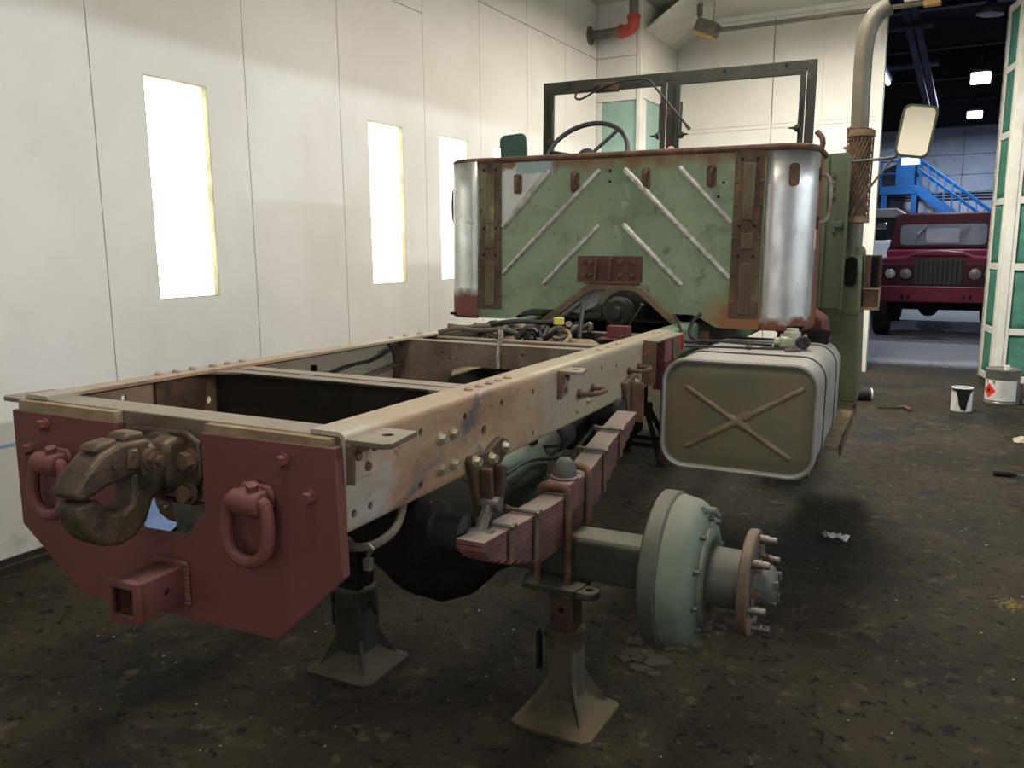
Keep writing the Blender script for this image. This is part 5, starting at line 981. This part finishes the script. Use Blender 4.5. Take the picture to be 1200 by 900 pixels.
# steering wheel
swr = empty('steering', (0, 0, 0)); bpy.data.objects.remove(swr)
Mw = Matrix.Translation((-0.375, 3.24, 0.843)) @ Matrix.Rotation(math.radians(54), 4, 'X')
stw = Q('steering_wheel', MB().tube([(0.235 * math.cos(t), 0.235 * math.sin(t), 0) for t in [2 * PI * k / 40 for k in range(40)]], 0.0135, 8, closed=True).xf(Mw), m_wire, cab)
for a in (50, 170, 290): Q('spoke', MB().tube([(0, 0, -0.02), (0.225 * math.cos(math.radians(a)), 0.225 * math.sin(math.radians(a)), 0)], 0.010, 8).xf(Mw), m_wire, stw)
Q('column', MB().cyl((0, 0, 0.0), (0, 0, -0.5), 0.025, 12).lathe([(-0.03, 0.045), (0.01, 0.045), (0.02, 0.02)], (0, 0, 0), (0, 0, 1), 16).xf(Mw), m_wire, stw)
# mirrors
def mirror(cx, y, cz, w, h, yaw, tilt, glass, housing, arm):
    Mx = Matrix.Translation((cx, y, cz)) @ Matrix.Rotation(math.radians(yaw), 4, 'Z') @ Matrix.Rotation(math.radians(tilt), 4, 'Y')
    hs = Q('mirror', MB().loft([[(a, -0.006, b) for a, b in rrect(-w / 2, w / 2, -h / 2, h / 2, 0.035, 5)], [(a, 0.012, b) for a, b in rrect(-w / 2, w / 2, -h / 2, h / 2, 0.035, 5)], [(a, 0.03, b) for a, b in rrect(-w / 2 + .02, w / 2 - .02, -h / 2 + .02, h / 2 - .02, 0.03, 5)]]).xf(Mx), housing)
    Q('mirror_glass', MB().loft([[(a, -0.0085, b) for a, b in rrect(-w / 2 + .011, w / 2 - .011, -h / 2 + .011, h / 2 - .011, 0.028, 5)], [(a, -0.006, b) for a, b in rrect(-w / 2 + .011, w / 2 - .011, -h / 2 + .011, h / 2 - .011, 0.028, 5)]]).xf(Mx), glass, hs)
    for p in arm: Q('mirror_arm', MB().tube(p[0], p[1], 8, sub=1), p[2], hs)
    return hs
mirror(1.262, 3.36, 0.895, 0.155, 0.245, 4, 8, m_mirg, m_mirb, [([(0.985, 3.36, 0.765), (1.16, 3.36, 0.775), (1.19, 3.37, 0.785), (1.19, 3.385, 0.85)], 0.0075, m_gear), ([(1.165, 3.36, 0.77), (1.02, 3.37, 0.56), (0.985, 3.37, 0.47)], 0.006, m_stud)])
mirror(-0.965, 3.55, 0.905, 0.175, 0.245, 0, -4, m_mirl, m_mirl, [([(-1.06, 3.55, 0.96), (-1.03, 3.56, 0.955)], 0.004, m_stud), ([(-0.965, 3.58, 0.85), (-0.90, 3.58, 0.74), (-0.82, 3.56, 0.70)], 0.009, m_gear)])
# exhaust stack
SX, SY = 1.013, 3.44
ex = Q('exhaust_stack', MB().tube([(SX, SY, 0.40), (SX - 0.012, SY, 1.15), (SX - 0.014, SY, 1.31), (SX + 0.0, SY + 0.005, 1.415), (SX + 0.035, SY + 0.01, 1.475), (SX + 0.085, SY + 0.015, 1.505)], 0.0425, 20, sub=2), m_pipe)
Q('stack_mouth', MB().cyl((SX + 0.0835, SY + 0.0149, 1.5041), (SX + 0.0868, SY + 0.0153, 1.5061), 0.039, 20), m_black, ex)
gm = MB(); nx, nz = 22, 34; RG = 0.063
for k in range(nx):
    for s_ in (1, -1):
        pts = [(SX + RG * math.cos(2 * PI * (k + s_ * j * 0.25) / nx), SY + RG * math.sin(2 * PI * (k + s_ * j * 0.25) / nx), 0.495 + 0.40 * j / nz) for j in range(nz + 1)]
        gm.tube(pts, 0.0018, 3)
Q('guard_mesh', gm, m_mesh, ex, ang=80)
tag(ex.children[-1], kind='stuff')
Q('guard_liner', MB().cyl((SX, SY, 0.47), (SX, SY, 0.93), 0.052, 20), m_rust, ex)
Q('guard_band', MB().lathe([(0, 0.064), (0.0, 0.067), (0.03, 0.067), (0.03, 0.064)], (SX, SY, 0.892), (0, 0, 1), 28), m_mesh, ex); Q('guard_band', MB().lathe([(0, 0.064), (0.0, 0.067), (0.03, 0.067), (0.03, 0.064)], (SX, SY, 0.47), (0, 0, 1), 28), m_mesh, ex)
Q('guard_clip', MB().cyl((SX - 0.075, SY - 0.02, 0.84), (SX - 0.055, SY - 0.02, 0.84), 0.008, 8).cyl((SX - 0.06, SY - 0.03, 0.93), (SX - 0.05, SY - 0.045, 0.93), 0.008, 8), m_mesh, ex)
Q('lower_pipe', MB().tube([(SX, SY, 0.47), (SX, SY - 0.0, 0.30), (SX - 0.008, SY + 0.0, 0.20), (SX - 0.015, SY + 0.08, 0.15)], 0.043, 18, sub=2), m_pipe, ex)
# wiring and hoses on the frame ahead of the third cross member
wires = [([(-0.36, 1.62, 0.0), (-0.30, 1.66, 0.02), (-0.2, 1.64, 0.012), (-0.1, 1.69, 0.02), (-0.02, 1.67, 0.0), (0.05, 1.70, -0.02)], 0.009, m_hose, 'loom'),
         ([(-0.28, 1.76, 0.0), (-0.15, 1.74, 0.04), (-0.05, 1.80, 0.045), (0.02, 1.83, 0.035), (0.05, 1.95, 0.07), (0.06, 2.06, 0.105), (0.085, 2.04, 0.105), (0.12, 1.92, 0.04), (0.15, 1.82, -0.05)], 0.0095, m_wire, 'loom'),
         ([(-0.07, 1.56, 0.0), (-0.035, 1.52, 0.035), (0.0, 1.45, 0.015), (0.012, 1.40, -0.04), (0.02, 1.385, -0.09)], 0.009, m_stud, 'hose'),
         ([(0.36, 2.45, 0.04), (0.40, 2.35, 0.02), (0.45, 2.25, -0.02), (0.47, 2.17, -0.07)], 0.006, m_wire, 'cable'),
         ([(0.50, 2.35, 0.06), (0.47, 2.33, 0.03), (0.46, 2.30, -0.02), (0.50, 2.26, -0.05), (0.60, 2.24, -0.045)], 0.008, m_wire, 'cable'),
         ([(-0.40, 0.93, -0.08), (-0.40, 1.0, -0.085), (-0.39, 1.12, -0.065), (-0.40, 1.25, -0.07), (-0.39, 1.36, -0.03)], 0.006, m_wire, 'cable'),
         ([(-0.40, 0.90, -0.15), (-0.40, 1.10, -0.13), (-0.40, 1.40, -0.10)], 0.009, m_hose, 'air_line')]
for k in range(15):       # the tangle of loose wiring lying between the rails
    x = R_.uniform(-0.34, -0.05); y = R_.uniform(1.66, 1.98); a = R_.uniform(-0.5, 0.5); pts = []
    for j in range(8):
        pts.append((x, y, R_.uniform(-0.03, 0.035))); x += R_.uniform(0.03, 0.075) * math.cos(a); y = min(2.03, max(1.645, y + 0.06 * math.sin(a))); a += R_.uniform(-0.9, 0.9)
        x = min(0.32, x)
    wires.append((pts, R_.choice([0.005, 0.006, 0.008, 0.011, 0.014]), R_.choice([m_wire, m_wire, m_hose, m_tan, m_tan, m_stud]), 'loom'))
for pts, r, m, nm in wires: Q(nm, MB().tube(pts, r, 8, sub=2), m)
Q('yellow_connector', MB().box(-0.02, 0.02, -0.012, 0.012, -0.014, 0.014).xf(Matrix.Translation((0.075, 1.80, 0.05)) @ Matrix.Rotation(0.5, 4, 'Z')), m_ylw, bevel=0.003)
Q('air_tank', MB().lathe([(-0.26, 0.02), (-0.25, 0.06), (-0.22, 0.075), (0.22, 0.075), (0.25, 0.06), (0.26, 0.02)], (-0.03, 1.84, -0.095), (1, 0.05, 0), 20), m_tan)
Q('line_clip', MB().prism([(0.93, -0.16), (0.945, -0.16), (0.94, -0.05), (0.93, -0.05)], 0, -0.421, -0.405), m_dark)

# ================================================================== things around the truck
# loose valve on the tank (rests on the tank top)
tm = T.matrix_basis if False else None
bpy.context.view_layer.update(); TW = T.matrix_world.copy()
def on_truck(name, x, y, z, yaw=0):
    o = empty(name); o.matrix_world = TW @ Matrix.Translation((x, y, z)) @ Matrix.Rotation(yaw, 4, 'Z'); return o
vv = on_truck('brake_valve', 0.878, 2.36, TZ1 + 0.0065, 0.15); tag(vv, 'loose pale alloy valve with black ribbed cap lying on fuel tank', 'valve')
MB().box(-0.055, 0.055, -0.03, 0.035, 0.0, 0.045).build('valve_body', m_alu, vv, bevel=0.008); MB().lathe([(0, 0.035), (0.02, 0.034), (0.022, 0.026), (0.035, 0.024)], (-0.005, 0.005, 0.043), (0, 0, 1), 18).build('valve_cover', m_alu, vv)
MB().lathe([(0, 0.02), (0.02, 0.022), (0.022, 0.012)], (-0.055, 0, 0.02), (-1, 0, 0), 12).build('port', m_bolt, vv)
cp = MB().lathe([(0, 0.024), (0.03, 0.026), (0.034, 0.020), (0.03, 0.008)], (0.03, -0.03, 0.026), (0.3, -1, 0), 16).build('ribbed_cap', m_wire, vv)
for (x, y) in ((-0.045, 0.025), (0.045, 0.025), (0.045, -0.02)): MB().hexbolt((x, y, 0.045), (0, 0, 1), 0.006, 0.008).build('bolt', m_bolt, vv)
ft = on_truck('hose_fitting', 0.90, 2.17, TZ1 + 0.0065, 0.5); tag(ft, 'small dull hose fitting lying on the tank nearer than the alloy valve', 'fitting')
MB().cyl((-0.03, 0, 0.010), (0.03, 0, 0.010), 0.008, 10).cyl((-0.012, 0, 0.011), (0.012, 0, 0.011), 0.0108, 6).build('fitting_body', m_stud, ft); MB().cyl((0.0, 0, 0.012), (0, 0.0, 0.032), 0.006, 8).build('fitting_stem', m_stud, ft)

# screw jack stands
def jack_stand(x, y, rot, ztop, base_m, post_m, label, k_=1.0):
    r = empty('jack_stand', (x, y, 0), (0, 0, rot)); tag(r, label, 'jack stand', 'jack stands under the rear axle')
    h = 0.122; c = 0.018
    oct_ = lambda s, cc: [(s - cc, -s), (s, -s + cc), (s, s - cc), (s - cc, s), (-s + cc, s), (-s, s - cc), (-s, -s + cc), (-s + cc, -s)]
    MB().loft([[(a, b, 0.0) for a, b in oct_(h, c)], [(a, b, 0.010) for a, b in oct_(h, c)], [(a, b, 0.014) for a, b in oct_(h - 0.008, c)]]).build('base_plate', base_m, r)
    MB().loft([[(a, b, z) for a, b in oct_(s, cc)] for s, cc, z in ((h - 0.008, c, 0.012), (0.080, 0.016, 0.036), (0.056, 0.012, 0.058), (0.045, 0.008, 0.072))]).build('pyramid', base_m, r, ang=25)
    for k in range(4):
        MB().prism([(0.03, 0.02), (0.140, 0.014), (0.125, 0.024), (0.044, 0.155), (0.036, 0.155)], 1, -0.005, 0.005).xf(Matrix.Rotation(PI / 4 + k * PI / 2, 4, 'Z')).build('corner_rib', base_m, r)
    MB().box(-0.043 * k_, 0.043 * k_, -0.043 * k_, 0.043 * k_, 0.05, 0.225).build('column', base_m, r, bevel=0.006)
    cl = MB().lathe([(0, 0.050 * k_), (0.004, 0.058 * k_), (0.052, 0.058 * k_), (0.056, 0.052 * k_)], (0, 0, 0.218), (0, 0, 1), 10).build('collar', base_m, r, bevel=0.003)
    MB().hexbolt((-0.055 * k_, -0.01, 0.245), (-1, 0, 0), 0.010, 0.016).build('lock_bolt', base_m, cl); MB().box(-0.085, -0.075, -0.02, 0.0, 0.13, 0.245).build('handle', m_dark, cl)
    po = MB().box(-0.035 * k_, 0.035 * k_, -0.035 * k_, 0.035 * k_, 0.24, ztop).build('post', post_m, r, bevel=0.004)
    cut(po, MB().cyl((-0.1, 0, 0.335), (0.1, 0, 0.335), 0.010, 10).cyl((0, -0.1, 0.335), (0, 0.1, 0.335), 0.010, 10))
    return r
def world_top(x, y, z): return (TW @ Vector((x, y, z))).z
z1 = world_top(0.49, 0.87, ZA - 0.0845) - 0.0005; z2 = world_top(-0.218, 0.87, ZA - 0.065) - 0.001
js = jack_stand(-0.915, 1.975, 0.0, z1, m_stand, m_post, 'dusty yellow-brown jack stand under the axle beside the brake drum')
jl = jack_stand(-1.630, 1.925, 0.04, z2 - 0.04, m_standd, m_dark, 'dark grimy jack stand standing behind the red end plate', 1.2)
MB().tube([(0.034, 0, 0.24), (0.06, -0.01, 0.245), (0.10, -0.03, 0.205)], 0.006, 6).build('lock_pin', m_dark, jl); MB().box(0.028, 0.05, -0.02, 0.0, 0.25, 0.275).build('latch', m_stud, jl)
# black A-frame stand farther forward under the gearbox
a0 = empty('axle_stand', (-1.705, 4.83, 0)); tag(a0, 'black A-frame axle stand in the shadow past the leaf spring', 'axle stand')
for sx in (-1, 1):
    for sy in (-1, 1):
        MB().tube([(sx * 0.16, sy * 0.13, 0.006), (sx * 0.035, sy * 0.03, 0.30)], 0.018, 4).build('leg', m_dark, a0)
        MB().box(sx * 0.16 - 0.025, sx * 0.16 + 0.025, sy * 0.13 - 0.025, sy * 0.13 + 0.025, 0, 0.008).build('foot', m_dark, a0)
MB().box(-0.045, 0.045, -0.04, 0.04, 0.28, 0.36).build('head', m_dark, a0, bevel=0.004); MB().cyl((0, 0, 0.34), (0, 0, 0.55), 0.022, 12).build('post', m_dark, a0)
MB().box(-0.05, 0.05, -0.03, 0.03, 0.55, 0.57).build('saddle', m_dark, a0)
for sy in (-1, 1): MB().box(-0.11, 0.11, sy * 0.09 - 0.006, sy * 0.09 + 0.006, 0.10, 0.125).build('brace', m_dark, a0)

# solvent tin
so = empty('solvent_can', (0.350, 7.93, 0), (0, 0, math.radians(8))); tag(so, 'large grey solvent tin with white hazard label by the filter door', 'can')
MB().lathe([(0, 0.125), (0.004, 0.131), (0.02, 0.131), (0.024, 0.128), (0.27, 0.128), (0.278, 0.131), (0.292, 0.131), (0.294, 0.124), (0.288, 0.118), (0.286, 0.02)], (0, 0, 0), (0, 0, 1), 40).build('tin_body', m_cansolv, so)
MB().cyl((0.02, -0.03, 0.286), (0.02, -0.03, 0.325), 0.022, 14).build('spout_cap', m_label, so)
def curved(r, a0, a1, z0, z1, n=14, th=0.0): return MB().loft([[(r * math.cos(math.radians(a0 + (a1 - a0) * k / n)), r * math.sin(math.radians(a0 + (a1 - a0) * k / n)), z) for k in range(n + 1)] for z in (z0, z1)], closed=False)
lb = curved(0.1288, 185, 312, 0.035, 0.205).build('label', m_label, so)
def on_can(r, ang, z): a = math.radians(ang); return Vector((r * math.cos(a), r * math.sin(a), z))
cA, cz, hs = 213, 0.115, 0.062; hd_ = math.degrees(hs * 0.95 / 0.129)
rowa = [[on_can(0.1297, cA + hd_ * u, cz - hs * (1 - abs(u)) * 0.999) for u in [k / 10 - 1 for k in range(21)]], [on_can(0.1297, cA + hd_ * u, cz + hs * (1 - abs(u)) + 0.0005) for u in [k / 10 - 1 for k in range(21)]]]
MB().loft(rowa, closed=False).build('red_diamond', m_redd, lb)
fl_pts = [on_can(0.1306, cA + da * 9, cz + dz) for da, dz in ((-.6, -.012), (.6, -.012), (.8, .004), (.3, .014), (.1, .030), (-.2, .016), (-.5, .022), (-.8, .004))]
MB().add(fl_pts, [tuple(range(8))]).build('flame_mark', m_ink, lb)
for k in range(9):
    z = 0.185 - k * 0.0155; w = R_.uniform(18, 30); curved(0.1294, 252, 252 + w, z - 0.003, z, 6).build('print_line', m_grayink, lb)
for a_ in (200, 228): curved(0.1294, a_, a_ + 6, 0.183, 0.198, 3).build('print_mark', m_ink, lb); curved(0.1294, a_, a_ + 8, 0.172, 0.177, 3).build('print_mark', m_redd, lb)
# small box behind the tin
sb = MB().box(0.50, 0.75, 7.98, 8.1, 0.0, 0.16).build('carton', mat('dark_carton', (0.06, 0.045, 0.045), (0.28, 0.26, 0.25), 40, 0.7), None, bevel=0.003); tag(sb, 'small dark printed carton right of the solvent tin', 'box')
# white paint can with black drips
pc = empty('paint_can', (0.056, 7.42, 0)); tag(pc, 'small white paint can with black paint run down its side', 'can')
MB().lathe([(0, 0.070), (0.003, 0.075), (0.185, 0.076), (0.187, 0.079), (0.192, 0.079), (0.193, 0.066), (0.18, 0.064), (0.178, 0.01)], (0, 0, 0), (0, 0, 1), 32).build('can_body', m_label, pc)
MB().lathe([(0, 0.01), (0.002, 0.0655)], (0, 0, 0.180), (0, 0, 1), 24).build('paint_surface', m_blackp, pc)
dp = MB(); top = []; bot = []
for k in range(31):
    a = 195 + k * 5.2; t = k / 30; d_ = 0.02 + 0.10 * math.exp(-((t - 0.42) / 0.10) ** 2) + 0.16 * math.exp(-((t - 0.60) / 0.13) ** 2) + 0.012 * math.sin(k * 2.3)
    top.append(on_can(0.0765, a, 0.184)); bot.append(on_can(0.0765, a, max(0.006, 0.184 - d_)))
MB().loft([bot, top], closed=False).build('paint_run', m_blackp, pc)
# black cylinder with white end
bc = empty('black_canister', (-0.72, 7.55, 0.057)); tag(bc, 'short black canister with a white cap lying past the tank', 'canister')
MB().lathe([(-0.09, 0.05), (-0.088, 0.056), (0.085, 0.056), (0.088, 0.05)], (0, 0, 0), (1, 0.35, 0), 24).build('canister_body', m_ink, bc); MB().lathe([(0.086, 0.05), (0.10, 0.05), (0.104, 0.044)], (0, 0, 0), (1, 0.35, 0), 24).build('white_cap', m_label, bc)
# scraper / bent tool on the floor
tl_ = empty('hand_scraper', (-0.41, 7.30, 0), (0, 0, 0.35)); tag(tl_, 'bent rusty hand tool lying on floor left of the paint can', 'tool')
MB().box(-0.14, 0.02, -0.035, 0.035, 0.0, 0.006).build('blade', m_dark, tl_); MB().tube([(0.02, 0, 0.008), (0.06, -0.02, 0.016), (0.07, -0.14, 0.016)], 0.013, 8).build('grip', m_rust, tl_)
# screwdriver
sd = empty('screwdriver', (0.30, 5.38, 0.017), (0, 0, math.radians(4))); tag(sd, 'black-handled screwdriver lying on the floor at the right edge', 'screwdriver')
MB().lathe([(-0.07, 0.008), (-0.066, 0.016), (-0.02, 0.0165), (0.03, 0.014), (0.042, 0.009), (0.046, 0.012), (0.05, 0.006)], (0, 0, 0), (1, 0, 0), 10).build('handle', m_ink, sd); MB().cyl((0.04, 0, 0), (0.20, 0, -0.008), 0.004, 8).build('shaft', m_chrome, sd)
# rag
rg = MB(); n = 10; rows = []
for j in range(n + 1): rows.append([(0.43 + 0.11 * (i / n - .5) + 0.01 * math.sin(j * 2.1), 6.42 + 0.14 * (j / n - .5) + 0.01 * math.sin(i * 1.7), 0.004 + 0.045 * abs(math.sin(i * 1.1 + j * 0.7)) * math.sin(PI * i / n) * math.sin(PI * j / n)) for i in range(n + 1)])
rg = rg.loft(rows, closed=False).build('rag', m_cloth, None, solid=0.003, subd=1); tag(rg, 'crumpled dirty cloth scrap on the floor at the right edge', 'rag')
# paper scrap
ps = MB(); rows = []
for j in range(6): rows.append([(-0.43 + 0.10 * (i / 5 - .5) + 0.012 * math.sin(j * 2), 3.84 + 0.055 * (j / 5 - .5) + 0.012 * math.cos(i * 2.2), 0.004 + 0.022 * abs(math.sin(i * 1.3 + j))) for i in range(6)])
ps = ps.loft(rows, closed=False).build('paper_scrap', m_paper, None, solid=0.0015); tag(ps, 'crumpled white paper scrap on the floor right of the hub', 'paper')
# blue sheet along the foot of the wall, seen through the frame
bs = MB(); rows = []
for j in range(25): 
    y = 2.35 + j * 0.085
    rows.append([(XW + 0.045 + 0.19 * u + 0.015 * math.sin(j * 1.7), y, max(0.006, 0.27 * (1 - u) ** 2 + 0.02 * math.sin(j * 1.1 + u * 5) + 0.012)) for u in (0, .2, .4, .6, .8, 1)])
bs = bs.loft(rows, closed=False).build('plastic_sheet', m_bluet, None, solid=0.002); tag(bs, 'pale blue plastic sheet lying against the foot of the left wall', 'sheet')
bt = MB().box(XW + 0.0005, XW + 0.0025, 1.40, 2.05, 0.525, 0.537).build('tape_strip', m_bluel); tag(bt, 'thin blue tape line low on the left wall', 'tape')
# dried mud broken off along the track beside the jack stand
mc = MB()
for k in range(46):
    t = R_.random(); x = -0.86 + 0.16 * t + R_.gauss(0, 0.045); y = 2.28 + 0.62 * t + R_.gauss(0, 0.04); a0 = R_.uniform(0, 6); r0 = R_.uniform(0.015, 0.042); n = 7
    if x < -0.78 and y < 2.14: continue
    lo = []; hi = []
    for j in range(n):
        a = a0 + 2 * PI * j / n; r1 = r0 * R_.uniform(0.65, 1.2); lo.append((x + r1 * math.cos(a) * 1.25, y + r1 * math.sin(a) * 0.8, 0.0005)); hi.append((x + 0.88 * r1 * math.cos(a) * 1.25, y + 0.88 * r1 * math.sin(a) * 0.8, R_.uniform(0.005, 0.011)))
    mc.loft([lo, hi]); 
mc = mc.build('dried_mud', mat('dried_mud', (0.040, 0.034, 0.021), (0.027, 0.023, 0.015), 12, 0.95, 0, 0.3, 60), None, ang=20); tag(mc, 'broken cakes of dried mud on the floor between stand and drum', 'mud', kind='stuff')
# paint flakes and grit
fk = MB()
for k in range(330):
    if k < 220: x = R_.uniform(-2.6, 0.4); y = R_.uniform(1.6, 5.2)
    elif k < 275: x = R_.gauss(-1.25, 0.25); y = R_.gauss(2.25, 0.3)
    else: x = R_.gauss(-1.9, 0.3); y = R_.gauss(1.75, 0.25)
    if -1.1 < x < -0.5 and 2.05 < y < 3.2: continue
    if min((x + 0.915) ** 2 + (y - 1.975) ** 2, (x + 1.63) ** 2 + (y - 1.925) ** 2) < 0.05: continue
    s_ = R_.choice([0.0015, 0.002, 0.002, 0.003, 0.003, 0.005]); a = R_.uniform(0, PI); h = s_ * 0.4
    p = [(x + s_ * R_.uniform(.6, 1.4) * math.cos(a + t), y + s_ * R_.uniform(.6, 1.4) * math.sin(a + t)) for t in (0, 1.5, 3.0, 4.5)]
    fk.add([(q[0], q[1], 0.0005) for q in p] + [(q[0], q[1], h) for q in p], [(4, 5, 6, 7), (0, 1, 5, 4), (1, 2, 6, 5), (2, 3, 7, 6), (3, 0, 4, 7)])
fk = fk.build('paint_flakes', m_grass); tag(fk, 'pale paint flakes and grit scattered over the floor', 'debris', kind='stuff')
